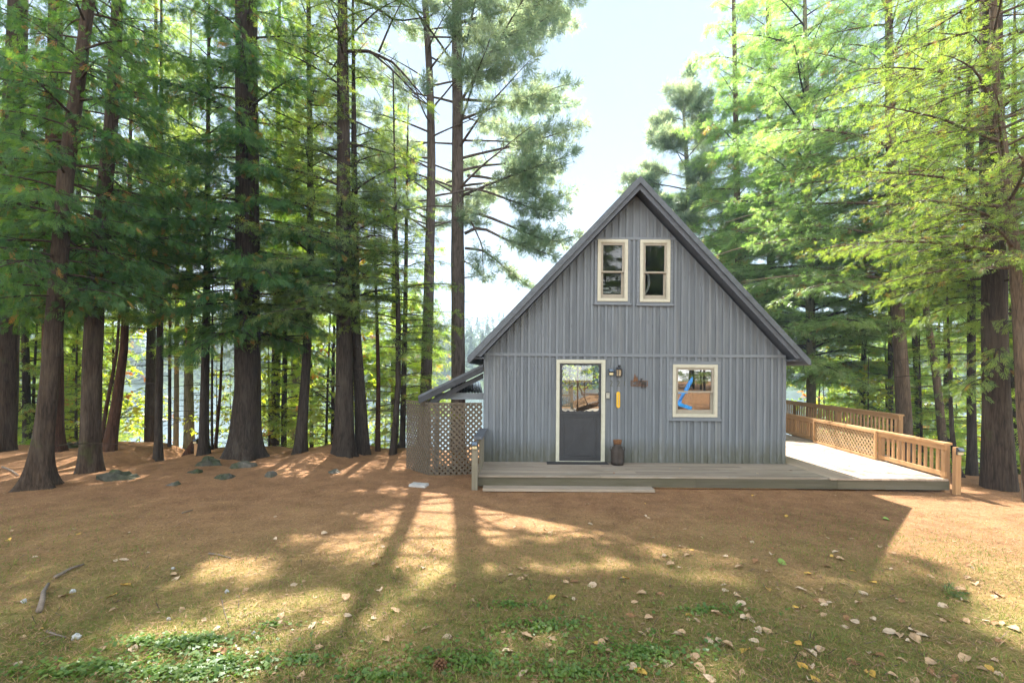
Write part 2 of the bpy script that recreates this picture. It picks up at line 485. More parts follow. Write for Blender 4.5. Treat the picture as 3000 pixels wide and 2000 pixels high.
BK = {
    'cedar': bark('cedar_bark', (0.026, 0.018, 0.013), (0.075, 0.055, 0.041), 0.2, (0.095, 0.076, 0.06)),
    'cedar_red': bark('cedar_bark_red', (0.032, 0.016, 0.010), (0.085, 0.044, 0.027), 0.0, (0.09, 0.06, 0.04)),
    'dark': bark('dark_bark', (0.022, 0.017, 0.014), (0.062, 0.050, 0.042), 0.0, (0.08, 0.07, 0.06)),
    'hemlock': bark('hemlock_bark', (0.06, 0.042, 0.03), (0.16, 0.115, 0.08), 0.0, (0.18, 0.145, 0.11)),
    'pine': bark('pine_bark', (0.055, 0.045, 0.042), (0.15, 0.125, 0.115), 0.0, (0.17, 0.15, 0.14)),
    'pale': bark('pale_bark', (0.10, 0.09, 0.06), (0.21, 0.19, 0.13), 0.7, (0.20, 0.21, 0.12)),
}
LF = {
    'cedar': leafmat('cedar_sprays', (0.016, 0.064, 0.022), (0.05, 0.125, 0.032), (0.08, 0.25, 0.025), (0.28, 0.45, 0.04), 0.40, 0.02, 0.5, (0.30, 0.17, 0.03)),
    'hemlock_dark': leafmat('hemlock_dark', (0.03, 0.072, 0.03), (0.085, 0.14, 0.04), (0.20, 0.38, 0.03), (0.50, 0.62, 0.07), 0.5, 0.03, 0.45, (0.30, 0.18, 0.03)),
    'hemlock': leafmat('hemlock_bright', (0.06, 0.12, 0.035), (0.15, 0.22, 0.06), (0.27, 0.54, 0.07), (0.54, 0.74, 0.18), 0.60, 0.06, 0.4, (0.45, 0.26, 0.05)),
    'pine': leafmat('pine_needles_bluish', (0.055, 0.11, 0.095), (0.11, 0.165, 0.12), (0.32, 0.48, 0.27), (0.60, 0.68, 0.33), 0.54, 0.06, 0.4),
    'young': leafmat('young_hemlock', (0.055, 0.115, 0.022), (0.14, 0.21, 0.035), (0.28, 0.52, 0.03), (0.58, 0.70, 0.07), 0.6, 0.04, 0.45, (0.5, 0.27, 0.04)),
    'broad': leafmat('broad_leaves', (0.07, 0.13, 0.015), (0.18, 0.22, 0.02), (0.34, 0.58, 0.03), (0.70, 0.70, 0.05), 0.62, 0.04, 0.4, (0.6, 0.22, 0.03)),
    'far': leafmat('far_trees', (0.03, 0.065, 0.025), (0.09, 0.12, 0.035), (0.06, 0.12, 0.03), (0.18, 0.2, 0.05), 0.3, 0.02, 0.6),
}

# ------------------------------------------------------------------ ground, lake, hills
def ground_material():
    m, t, b = new_mat('lawn_and_needle_litter')
    geo = N(t, 'ShaderNodeNewGeometry').outputs['Position']
    sep = N(t, 'ShaderNodeSeparateXYZ'); t.links.new(geo, sep.inputs[0])
    fine = noise(t, 38, 6, 0.75)
    mid = noise(t, 5.5, 5, 0.65)
    big = noise(t, 0.9, 4, 0.6)
    needle = mixc(t, ramp(t, fine, 0.3, 0.7), (0.15, 0.078, 0.042), (0.38, 0.215, 0.12))
    needle = mixc(t, ramp(t, mid, 0.4, 0.7), needle, (0.28, 0.16, 0.085))
    dry = mixc(t, ramp(t, fine, 0.3, 0.7), (0.235, 0.138, 0.062), (0.44, 0.285, 0.145))
    green = mixc(t, ramp(t, fine, 0.3, 0.7), (0.105, 0.118, 0.034), (0.26, 0.238, 0.08))
    # dry grass over most of the lawn, fading out by the trees and the deck
    d1 = N(t, 'ShaderNodeMapRange', interpolation_type='SMOOTHSTEP'); d1.inputs['From Min'].default_value = 8.2; d1.inputs['From Max'].default_value = 4.2
    t.links.new(sep.outputs['Y'], d1.inputs['Value'])
    k = N(t, 'ShaderNodeMath', operation='MULTIPLY_ADD'); k.inputs[1].default_value = 1.3; k.inputs[2].default_value = -0.75
    t.links.new(big, k.inputs[0])
    k2 = N(t, 'ShaderNodeMath', operation='ADD', use_clamp=True)
    t.links.new(k.outputs[0], k2.inputs[0]); t.links.new(d1.outputs[0], k2.inputs[1])
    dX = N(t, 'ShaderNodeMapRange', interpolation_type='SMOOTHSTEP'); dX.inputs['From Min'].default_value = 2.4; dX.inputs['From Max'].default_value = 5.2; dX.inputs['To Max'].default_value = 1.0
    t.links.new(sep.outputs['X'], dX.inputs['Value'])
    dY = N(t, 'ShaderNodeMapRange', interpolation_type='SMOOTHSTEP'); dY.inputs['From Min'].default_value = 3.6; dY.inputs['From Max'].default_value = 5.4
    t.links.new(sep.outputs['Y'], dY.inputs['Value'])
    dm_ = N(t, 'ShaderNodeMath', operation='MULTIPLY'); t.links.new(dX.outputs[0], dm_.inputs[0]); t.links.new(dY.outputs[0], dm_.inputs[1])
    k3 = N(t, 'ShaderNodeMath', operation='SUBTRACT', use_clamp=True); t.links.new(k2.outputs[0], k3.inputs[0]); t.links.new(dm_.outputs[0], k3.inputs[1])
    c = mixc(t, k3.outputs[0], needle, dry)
    d2 = N(t, 'ShaderNodeMapRange', interpolation_type='SMOOTHSTEP'); d2.inputs['From Min'].default_value = 6.2; d2.inputs['From Max'].default_value = 2.6
    t.links.new(sep.outputs['Y'], d2.inputs['Value'])
    g1 = N(t, 'ShaderNodeMath', operation='MULTIPLY_ADD'); g1.inputs[1].default_value = 2.6; g1.inputs[2].default_value = -1.22
    t.links.new(noise(t, 1.5, 5, 0.62), g1.inputs[0])
    g2 = N(t, 'ShaderNodeMath', operation='MULTIPLY_ADD', use_clamp=True); g2.inputs[1].default_value = 1.0
    t.links.new(d2.outputs[0], g2.inputs[0]); t.links.new(g1.outputs[0], g2.inputs[2])
    g3 = N(t, 'ShaderNodeMath', operation='MULTIPLY', use_clamp=True)
    t.links.new(g2.outputs[0], g3.inputs[0]); t.links.new(d2.outputs[0], g3.inputs[1])
    c = mixc(t, g3.outputs[0], c, green)
    d3 = N(t, 'ShaderNodeMapRange', interpolation_type='SMOOTHSTEP'); d3.inputs['From Min'].default_value = 1.5; d3.inputs['From Max'].default_value = -1.5
    t.links.new(sep.outputs['Y'], d3.inputs['Value'])
    c = mixc(t, d3.outputs[0], c, needle)
    dF = N(t, 'ShaderNodeMapRange'); dF.inputs['From Min'].default_value = 60; dF.inputs['From Max'].default_value = 120
    t.links.new(sep.outputs['Y'], dF.inputs['Value'])
    c = mixc(t, dF.outputs[0], c, (0.045, 0.075, 0.03))
    # matted darker and paler patches of litter
    pt_ = noise(t, 2.2, 7, 0.72)
    c = mixc(t, 1.0, c, ramp(t, pt_, 0.36, 0.66, (0.74, 0.72, 0.70), (1.18, 1.17, 1.14)), 'MULTIPLY')
    sp_ = noise(t, 13, 5, 0.7, (1.0, 1.0, 1.0))
    c = mixc(t, ramp(t, sp_, 0.60, 0.68, (0, 0, 0), (0.55, 0.55, 0.55)), c, (0.07, 0.045, 0.028))
    t.links.new(c, b.inputs['Base Color'])
    b.inputs['Roughness'].default_value = 1.0
    b.inputs['Specular IOR Level'].default_value = 0.05
    bump(t, b, mixc(t, 0.5, fine, mid), 1.0, 0.05)
    return m

def axis_coords(a, b, step, far, grow=1.25):
    c = list(np.arange(a, b + 1e-6, step))
    s = step; x = b
    while x < far:
        s *= grow; x += s; c.append(x)
    s = step; x = a; lo = []
    while x > -far:
        s *= grow; x -= s; lo.append(x)
    return np.array(lo[::-1] + c)

xs = axis_coords(-15, 16, 0.16, 2500)
ys = axis_coords(-3, 30, 0.16, 1150)
ys = ys[ys > -60]
X, Y = np.meshgrid(xs, ys)
Z = gz(X, Y)
nx, ny = len(xs), len(ys)
idx = np.arange(nx * ny).reshape(ny, nx)
q = np.stack([idx[:-1, :-1], idx[:-1, 1:], idx[1:, 1:], idx[1:, :-1]], -1).reshape(-1, 4)
me = npmesh('ground', np.stack([X, Y, Z], -1).reshape(-1, 3), q, ground_material(), None, True)
tag(link('ground', me), kind='structure')

def water_mat():
    m, t, b = new_mat('lake_water')
    b.inputs['Base Color'].default_value = (0.10, 0.14, 0.17, 1)
    b.inputs['Roughness'].default_value = 0.06
    b.inputs['IOR'].default_value = 1.33
    b.inputs['Specular IOR Level'].default_value = 0.8
    f = noise(t, 1.0, 4, 0.6, (0.35, 1.3, 1))
    bump(t, b, f, 0.22, 0.2)
    return m
lw_ = MB(); LZ = -3.0
lw_.add([(-1500, 11, LZ), (1500, 11, LZ), (1500, 190, LZ), (-1500, 190, LZ)], [(0, 1, 2, 3)])
tag(lw_.build('lake', water_mat()), kind='structure')

# distant mountains
def mountain_mesh():
    mb = MB()
    n = 120
    Yb = 900.0
    rows = []
    for j in range(7):
        row = []
        for i in range(n + 1):
            dx = -900 + i * 4200 / n
            peak = 88 * math.exp(-((dx - 1035) / 95.0) ** 2) + 40 * math.exp(-((dx - 820) / 260.0) ** 2) + 34 * math.exp(-((dx - 1700) / 420.0) ** 2) + 18
            peak += 5 * math.sin(dx * 0.031) + 3 * math.sin(dx * 0.083 + 1)
            h = peak / FD * Yb
            f = j / 6.0
            row.append(((dx - PPX) / FD * Yb + 20 * math.sin(dx * .05 + j), Yb - 250 * (1 - f), CAMZ - 4 + h * f ** 1.25))
        rows.append(row)
    vs = [p for r in rows for p in r]
    fs = []
    for j in range(6):
        for i in range(n):
            a = j * (n + 1) + i
            fs.append((a, a + 1, a + n + 2, a + n + 1))
    mb.add(vs, fs)
    return mb
tag(mountain_mesh().build('mountains', simple('wooded_mountain', (0.05, 0.09, 0.06), 1, 0.3, 0.02, bmp=0), smooth=True), kind='structure')

# ------------------------------------------------------------------ the cabin
CX, AZ, SL, HW = 2.56, 6.07, 1.065, 3.45
RY0, RY1 = 9.15, 17.95
WX0, WX1, WZ0 = -0.575, 5.70, 0.236
WY0, WY1 = 9.5, 17.5
cabin = thing('cabin', 'grey board and batten cabin with a steep gable roof and cream framed windows', 'cabin', (CX, 9.5, 0.0))

def slope_z(x):
    return AZ - 0.26 - SL * abs(x - CX)

def rect_d(l, t, r, b):
    xa, za = F(l, t); xb, zb = F(r, b); xc, zc = F(l, b); xd, zd = F(r, t)
    return ((xa + xc) / 2, (zb + zc) / 2, (xb + xd) / 2, (za + zd) / 2)      # x0, z0, x1, z1

WIN = {'upper_a': rect_d(1372, 551, 1441, 692), 'upper_b': rect_d(1469, 552, 1538, 694), 'lower': rect_d(1544, 837, 1646, 957)}
DOOR = rect_d(1277, 826, 1389, 1061)
cas = {}
for k_, (x0, z0, x1, z1) in WIN.items():
    e = 0.07 if k_ == 'lower' else 0.055
    cas[k_] = (x0 - e, z0 - 0.075, x1 + e, z1 + (0.07 if k_ == 'lower' else 0.0))
B1 = F(1460, 816)[1]; B2 = F(1460, 549)[1]
holes = [(x0 + .05, z0 + .05, x1 - .05, z1 - .05) for (x0, z0, x1, z1) in WIN.values()] + [(DOOR[0] + .03, WZ0 - 0.1, DOOR[2] - .03, DOOR[3] - .03)]

def intervals(x0, x1, lo, hi, rects):
    iv = [(lo, hi)]
    for (a, z0, b, z1) in rects:
        if x1 <= a + 1e-6 or x0 >= b - 1e-6: continue
        nw = []
        for (l, h) in iv:
            if z1 <= l or z0 >= h: nw.append((l, h)); continue
            if z0 > l: nw.append((l, z0))
            if z1 < h: nw.append((z1, h))
        iv = nw
    return [(l, h) for (l, h) in iv if h - l > 0.01]

bat = [-0.512 + 0.1447 * i for i in range(44)]
bat = [b for b in bat if WX0 + 0.02 < b < WX1 - 0.02]
wall = MB()
edges = sorted(set([WX0, WX1, CX] + bat + [v for h in holes for v in (h[0], h[2])]))
r2 = random.Random(11)
last_b, tintv = None, 0.5
for a, b in zip(edges[:-1], edges[1:]):
    kb = sum(1 for t_ in bat if t_ <= a + 1e-6)
    if kb != last_b: tintv = .15 + .5 * r2.random(); off = r2.uniform(-0.003, 0.003); last_b = kb
    top = min(slope_z(a), slope_z(b)); 
    for (lo, hi) in intervals(a, b, WZ0 - 0.12, top - 0.001, holes):
        ta = slope_z(a) if hi > top - 0.01 else hi
        tb = slope_z(b) if hi > top - 0.01 else hi
        y0, y1 = WY0 + off, WY0 + 0.12
        wall.add([(a, y0, lo), (b, y0, lo), (b, y0, tb), (a, y0, ta), (a, y1, lo), (b, y1, lo), (b, y1, tb), (a, y1, ta)],
                 [(0, 1, 2, 3), (5, 4, 7, 6), (0, 4, 5, 1), (1, 5, 6, 2), (2, 6, 7, 3), (3, 7, 4, 0)], tintv)
# battens
excl = [c_ for c_ in cas.values()] + [(DOOR[0] - .0, WZ0 - .2, DOOR[2] + .0, DOOR[3])] + [(-9, B1 - .03, 9, B1 + .03), (-9, B2 - .027, 9, B2 + .027)]
for x in bat + [WX0 + 0.02, WX1 - 0.02]:
    wdt = 0.048 + r2.uniform(-.004, .004)
    if x in (WX0 + 0.02, WX1 - 0.02): wdt = 0.07
    a, b = x - wdt / 2, x + wdt / 2
    x_ = x + r2.uniform(-.003, .003)
    for (lo, hi) in intervals(a + .012, b - .012, WZ0 + r2.uniform(-.012, .004), 9, excl):
        ta, tb = min(hi, slope_z(a) - .02), min(hi, slope_z(b) - .02)
        if min(ta, tb) <= lo: continue
        d = r2.uniform(0.019, 0.024)
        y0, y1 = WY0 - d, WY0 + 0.01
        wall.add([(a, y0, lo), (b, y0, lo), (b, y0, tb), (a, y0, ta), (a, y1, lo), (b, y1, lo), (b, y1, tb), (a, y1, ta)],
                 [(0, 1, 2, 3), (5, 4, 7, 6), (0, 4, 5, 1), (1, 5, 6, 2), (2, 6, 7, 3), (3, 7, 4, 0)], 0.62 + 0.35 * r2.random())
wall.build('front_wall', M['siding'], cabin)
tr = MB()
hw2 = (AZ - 0.26 - B2) / SL - 0.03
tr.box(WX0, WX1, WY0 - .028, WY0 + .005, B1 - .03, B1 + .03, 0.5)
tr.box(CX - hw2, CX + hw2, WY0 - .028, WY0 + .005, B2 - .027, B2 + .027, 0.4)
for k_, (x0, z0, x1, z1) in cas.items():
    wx0, wz0, wx1, wz1 = WIN[k_]
    y0 = WY0 - 0.024
    zt = z1 if k_ == 'lower' else B2 - .028
    tr.box(x0, wx0 - .002, y0, WY0 + .004, z0 + .03, zt, 0.5)
    tr.box(wx1 + .002, x1, y0, WY0 + .004, z0 + .03, zt, 0.55)
    if k_ == 'lower': tr.box(wx0, wx1, y0 - .001, WY0 + .004, wz1 + .002, z1, 0.5)
    tr.box(x0 - .02, x1 + .02, y0 - .03, WY0 + .004, z0 - .005, z0 + .028, 0.6)
    tr.box(wx0, wx1, y0 - .001, WY0 + .004, z0 + .0285, wz0 - .002, 0.5)
tr.build('wall_trim', M['siding_trim'], cabin)

# side and back walls, floors
sw = MB()
for xa, xb in ((WX0, WX0 + .12), (WX1 - .12, WX1)):
    sw = MB()
    zt = slope_z(WX0)
    sw.box(xa, xb, WY0 + .12, WY1, WZ0 - .1, zt, 0.5)
    for i in range(55):
        yb = WY0 + 0.16 + i * 0.1447
        xo = WX0 - .02 if xa == WX0 else WX1
        sw.box(xo, xo + .02, yb - .024, yb + .024, WZ0, zt, r2.random())
    sw.build('side_wall', M['siding'], cabin)
bw = MB()
yb0, yb1 = WY1, WY1 + .12
ox0, ox1, oz1 = 1.85, 3.55, 2.45
bw.box(WX0, ox0, yb0, yb1, WZ0 - .1, slope_z(WX0))
bw.box(ox1, WX1, yb0, yb1, WZ0 - .1, slope_z(WX0))
bw.box(ox0, ox1, yb0, yb1, oz1, oz1 + .2)
zt = slope_z(WX0)
bw.add([(WX0, yb0, zt), (WX1, yb0, zt), (CX, yb0, slope_z(CX)), (WX0, yb1, zt), (WX1, yb1, zt), (CX, yb1, slope_z(CX))],
       [(0, 1, 2), (4, 3, 5), (0, 2, 5, 3), (1, 4, 5, 2)])
bw.build('back_wall', M['siding'], cabin)
il = MB()
il.box(WX0 + .121, WX1 - .121, WY0 + .125, WY1 - .005, WZ0 - .08, WZ0 - .005)
il.box(WX0 + .121, WX1 - .121, WY0 + .125, WY1 - .005, 2.5, 2.62)
il.box(3.75, 3.83, WY0 + .125, WY1 - .005, WZ0, 2.49)
il.box(0.3, 0.38, WY0 + .125, WY1 - .005, WZ0, 2.49)
il.box(WX0 + .121, WX1 - .121, 12.6, 12.68, 2.63, slope_z(WX0) + .02)
il.box(0.55, 4.6, 12.6, 12.68, 2.63, 4.3)
il.build('interior', M['dark_room'], cabin)
gd = MB()
for xa in (ox0, (ox0 + ox1) / 2 - .19, ox1 - .05):
    gd.box(xa, xa + .05, yb0 + .02, yb0 + .09, WZ0, oz1)
gd.build('patio_door_frame', M['rail_z'], cabin)

# roof: two slabs, barge boards on the front, seen edge on
def roof_slab(sgn):
    mb = MB()
    th = 0.14
    def pt(t, up): return (CX + sgn * HW * t, AZ - SL * HW * t - up)
    poly = [pt(0, 0), pt(1, 0), (CX + sgn * (HW + .01), AZ - SL * HW - .11), (CX + sgn * (HW - .05), AZ - SL * HW - th + .05), pt(0, th)]
    if sgn > 0: poly = poly[::-1]
    mb.prism(poly, RY0, RY1)
    # standing seams running down the slope
    for i in range(15):
        y = RY0 + 0.1 + i * 0.6
        a = Vector((CX + sgn * 0.04, y, AZ - SL * .04 + .012)); b = Vector((CX + sgn * HW, y, AZ - SL * HW + .012))
        mb.beam(a, b, .03, .03)
    return mb
roof_o = None
for s_ in (-1, 1):
    ro = roof_slab(s_).build('roof', M['roof'], cabin)
    fb = MB()
    z_in = .26
    p = [(CX, AZ - .141), (CX + s_ * (HW - .16), AZ - .141 - SL * (HW - .16)), (CX + s_ * (HW - .26), AZ - z_in - SL * (HW - .26) + .0), (CX, AZ - z_in)]
    if s_ > 0: p = p[::-1]
    fb.prism(p, RY0 + .045, RY0 + .085, 0.5)
    fb.build('barge_board', M['fascia'], ro)
    so = MB()
    p = [(CX, AZ - .142), (CX + s_ * (HW - .12), AZ - .142 - SL * (HW - .12)), (CX + s_ * (HW - .12), AZ - .17 - SL * (HW - .12)), (CX, AZ - .17)]
    if s_ > 0: p = p[::-1]
    so.prism(p, RY0 + .09, RY1 - .02, 0.5)
    # eave soffit closing the overhang down to the wall
    xw = WX0 if s_ < 0 else WX1
    so.prism([(min(xw - s_ * -.001, xw + s_ * .34), slope_z(WX0) - .1), (max(xw + s_ * .001, xw + s_ * .34), slope_z(WX0) - .1),
              (max(xw, xw + s_ * .34), slope_z(WX0) - .07), (min(xw, xw + s_ * .34), slope_z(WX0) - .07)], RY0 + .1, RY1 - .1, 0.3)
    so.build('soffit', M['fascia'], ro)

def rect_frame(mb, x0, z0, x1, z1, wl, wr, wb, wt, y0, y1, tint=0.5):
    mb.box(x0, x0 + wl, y0, y1, z0, z1, tint)
    mb.box(x1 - wr, x1, y0, y1, z0, z1, tint)
    mb.box(x0 + wl, x1 - wr, y0, y1, z0, z0 + wb, tint)
    mb.box(x0 + wl, x1 - wr, y0, y1, z1 - wt, z1, tint)

def window(rect, label, gm='glass'):
    x0, z0, x1, z1 = rect
    w = MB()
    rect_frame(w, x0, z0, x1, z1, .058, .058, .05, .058, WY0 - .045, WY0 + .06, 0.6)
    rect_frame(w, x0 + .0575, z0 + .0495, x1 - .0575, z1 - .0575, .014, .014, .012, .014, WY0 - .036, WY0 + .055, 0.3)
    wo_ = w.build('window', M['cream'], cabin); wo_['label'] = label
    a0, c0, a1, c1 = x0 + .073, z0 + .063, x1 - .073, z1 - .073
    mid = c0 + (c1 - c0) * .47
    s1 = MB(); rect_frame(s1, a0, mid - .005, a1, c1, .042, .042, .034, .042, WY0 - .022, WY0 + .012)
    s1.build('sash', M['sash'], wo_)
    s2 = MB(); rect_frame(s2, a0 + .001, c0, a1 - .001, mid + .022, .05, .05, .085, .03, WY0 + .014, WY0 + .045)
    s2.build('sash', M['sash'], wo_)
    g1 = MB(); g1.box(a0 + .04, a1 - .04, WY0 - .004, WY0, mid + .025, c1 - .04); g1.build('pane', M[gm], wo_)
    g2 = MB(); g2.box(a0 + .049, a1 - .049, WY0 + .028, WY0 + .032, c0 + .083, mid - .006); g2.build('pane', M[gm], wo_)
    return wo_
window(WIN['upper_a'], 'upper window with white slats behind its lower pane', 'glass_upper')
window(WIN['upper_b'], 'upper window with a pale tied curtain behind its lower pane', 'glass_upper')
window(WIN['lower'], 'square ground floor window reflecting the lawn')
# white blind slats and a pale curtain behind the upper panes
x0, z0, x1, z1 = WIN['upper_a']
bl = MB()
for i, (f0, f1) in enumerate(((.14, .30), (.14, .42), (.18, .50))):
    zz = z0 + .36 - i * .085
    bl.box(x0 + (x1 - x0) * f0, x0 + (x1 - x0) * f1, WY0 + .10, WY0 + .13, zz, zz + .03)
bl.build('blind', M['white'], cabin)
x0, z0, x1, z1 = WIN['upper_b']
cu = MB()
pts = [(x0 + .17 + .10 * math.sin(math.pi * min(1, t)) - .05 * t, WY0 + .16 + .01 * math.sin(t * 20), z0 + .72 - .6 * t) for t in np.linspace(0, 1, 14)]
cu.tube(pts, [.008 + .02 * math.sin(math.pi * (i / 13.0)) for i in range(14)], 8)
pts = [(x0 + .16 - .07 * math.sin(math.pi * t), WY0 + .17, z0 + .60 - .5 * t) for t in np.linspace(0, 1, 12)]
cu.tube(pts, [.006 + .018 * t for t in np.linspace(0, 1, 12)], 8)
cu.build('curtain', M['curtain'], cabin, True)

# the door
def scallop(x0, z0, x1, z1, nx_, nz_, amp):
    pts = []
    per = 8
    def edge(a, b, n, nrm):
        for i in range(n * per):
            t = i / (n * per)
            s = abs(math.sin(math.pi * t * n)) ** 0.6
            o = amp * (s - 0.5)
            pts.append((a[0] + (b[0] - a[0]) * t + nrm[0] * o, a[1] + (b[1] - a[1]) * t + nrm[1] * o))
    edge((x0, z0), (x1, z0), nx_, (0, -1)); edge((x1, z0), (x1, z1), nz_, (1, 0))
    edge((x1, z1), (x0, z1), nx_, (0, 1)); edge((x0, z1), (x0, z0), nz_, (-1, 0))
    return pts
dx0, dz0, dx1, dz1 = DOOR
df = MB()
rect_frame(df, dx0, dz0, dx1, dz1, .06, .06, .02, .055, WY0 - .04, WY0 + .07, 0.6)
rect_frame(df, dx0 + .0595, dz0 + .0195, dx1 - .0595, dz1 - .0545, .012, .02, .008, .02, WY0 - .03, WY0 + .065, 0.35)
df.build('door_frame', M['white'], cabin)
s0, sz0, s1, sz1 = dx0 + .074, dz0 + .03, dx1 - .082, dz1 - .077
gx0, gz0_, gx1, gz1_ = (F(1292, 890)[0], F(1330, 943)[1], F(1375, 890)[0], F(1330, 839)[1])
dr = MB()
sc_ = scallop(gx0, gz0_, gx1, gz1_, 6, 8, .022)
ps = []
midz = gz0_ - .06
for (x, z) in sc_:                                  # spread each scallop point onto the outer rectangle
    cxm, czm = (gx0 + gx1) / 2, (gz0_ + gz1_) / 2
    u, v = x - cxm, z - czm
    k_ = 1e9
    if u > 1e-6: k_ = min(k_, (s1 - cxm) / u)
    if u < -1e-6: k_ = min(k_, (s0 - cxm) / u)
    if v > 1e-6: k_ = min(k_, (sz1 - czm) / v)
    if v < -1e-6: k_ = min(k_, (midz - czm) / v)
    ps.append((cxm + u * k_, czm + v * k_))
n_ = len(sc_); yf, yk = WY0 - .012, WY0 + .03
vs = [(x, yf, z) for x, z in sc_] + [(x, yf, z) for x, z in ps] + [(x, yk, z) for x, z in sc_]
fs = []
for i in range(n_):
    j = (i + 1) % n_
    fs.append((i, n_ + i, n_ + j, j)); fs.append((i, j, 2 * n_ + j, 2 * n_ + i))
dr.add(vs, fs)
for cxx, czz in ((s0, sz1), (s1, sz1), (s0, midz), (s1, midz)):   # corners
    near = sorted(range(n_), key=lambda i: (ps[i][0] - cxx) ** 2 + (ps[i][1] - czz) ** 2)[:6]
    a_ = min(near, key=lambda i: abs(ps[i][0] - cxx) + 0 * i if abs(ps[i][1] - czz) > 1e-5 else 9)
    b_ = min(near, key=lambda i: abs(ps[i][0] - cxx) if abs(ps[i][1] - czz) < 1e-5 else 9)
    dr.add([(ps[a_][0], yf, ps[a_][1]), (cxx, yf, czz), (ps[b_][0], yf, ps[b_][1])], [(0, 1, 2)])
dr.box(s0, s1, yf, yk, sz0, midz - .0005, 0.5)
door = dr.build('door', M['door'], cabin)
dg = MB(); dg.box(gx0 - .02, gx1 + .02, WY0 + .012, WY0 + .016, gz0_ - .02, gz1_ + .02); dg.build('door_pane', M['door_glass'], door)
dm = MB()
pz1, pz0 = midz - .04, sz0 + .16
rect_frame(dm, s0 + .09, pz0 - .09, s1 - .09, pz1, .014, .014, .014, .014, yf - .01, yf - .0005)
dm.beam((s0 + .15, yf - .003, pz0 + .03), (s1 - .15, yf - .003, pz1 - .06),   .05, .003, up=(0, 1, 0))
dm.beam((s1 - .15, yf - .0055, pz0 + .03), (s0 + .15, yf - .0055, pz1 - .06), .05, .003, up=(0, 1, 0))
dm.box(s0 + .22, s1 - .22, yf - .02, yf - .0005, pz0 - .045, pz0 - .03)
dm.box(s0 + .26, s1 - .26, yf - .012, yf - .0005, pz1 - .045, pz1 - .033)
dm.box(s0 + .005, s1 - .005, yf - .014, yf - .0006, midz - .012, midz + .012)
dm.build('door_panel', M['door'], door)
dh = MB(); dh.tube([(s1 - .03, yf - .002, midz - .02), (s1 - .03, yf - .05, midz - .02)], [.008, .008], 8)
dh.tube([(s1 - .03, yf - .05, midz - .08), (s1 - .03, yf - .05, midz + .03)], [.009, .009], 8)
dh.build('door_handle', M['black'], door)

# foundation board under the deck edge
# ------------------------------------------------------------------ things on the cabin's wall
def on_wall(l, t, r, b):
    x0, z1 = F(l, t); x1, z0 = F(r, b)
    return x0, z0, x1, z1
def solar_light(x, y, z, ry, label, wdt=.088, hgt=.12):
    t = thing('solar_light', label, 'solar light', (x, y, z), 'solar lights on posts and wall')
    t.rotation_euler = (0, 0, ry)
    def add(mb, nm, mt):
        o = mb.build(nm, mt); o.parent = t; return o
    b_ = MB(); h = hgt
    b_.prism([(-wdt / 2, -h / 2), (wdt / 2, -h / 2), (wdt / 2, h / 2), (-wdt / 2, h / 2)], -.02, 0)
    vs = [(-wdt / 2, -.021, h / 2), (wdt / 2, -.021, h / 2), (wdt / 2, -.07, .005), (-wdt / 2, -.07, .005), (-wdt / 2, -.021, -.01), (wdt / 2, -.021, -.01)]
    b_.add(vs, [(3, 2, 1, 0), (3, 4, 5, 2), (0, 4, 3), (1, 2, 5)])
    add(b_, 'housing', M['black'])
    p_ = MB(); p_.add([(-wdt * .42, -.0275, h / 2 - .006), (wdt * .42, -.0275, h / 2 - .006), (wdt * .42, -.0695, .012), (-wdt * .42, -.0695, .012)], [(3, 2, 1, 0)])
    add(p_, 'solar_panel', M['panel'])
    l_ = MB(); l_.box(-wdt * .4, wdt * .4, -.045, -.0205, -h * .46, -h * .1)
    add(l_, 'lens', M['lens'])
    return t
x0, z0, x1, z1 = on_wall(1397.5, 847, 1408, 861)
solar_light((x0 + x1) / 2, WY0 - .022, (z0 + z1) / 2, 0, 'small black solar light on the wall between door frame and lantern', .095, .135)

x0, z0, x1, z1 = on_wall(1413, 838, 1427, 865)
lx, lzb, lh = (x0 + x1) / 2, z0, z1 - z0
ln = thing('wall_lantern', 'black metal wall lantern with amber glass beside the door', 'lantern', (lx, WY0 - .09, lzb))
b_ = MB()
yc = WY0 - .085
b_.lathe([(.012, lh * .98), (.022, lh), (.03, lh * .97), (.03, lh * .88), (.024, lh * .86), (.03, lh * .80), (.066, lh * .62), (.066, lh * .595)], (lx, yc, lzb), 6)
b_.box(lx - .045, lx + .045, WY0 - .024, WY0 - .012, lzb + .04, lzb + lh * .8)
b_.beam((lx, yc, lzb + lh * .9), (lx, WY0 - .02, lzb + lh * .7), .016, .016)
b_.lathe([(.06, 0), (.06, .02)], (lx, yc, lzb), 6)
b_.build('lantern_top', M['black'], ln)
b_ = MB()
for k_ in range(6):
    a = math.pi / 3 * k_
    b_.tube([(lx + .058 * math.cos(a), yc + .058 * math.sin(a), lzb + .015), (lx + .062 * math.cos(a), yc + .062 * math.sin(a), lzb + lh * .6)], [.006, .006], 5)
b_.build('lantern_cage', M['black'], ln)
b_ = MB(); b_.lathe([(.05, .021), (.053, lh * .59)], (lx, yc, lzb), 6); b_.build('lantern_glass', M['lantern_glass'], ln)

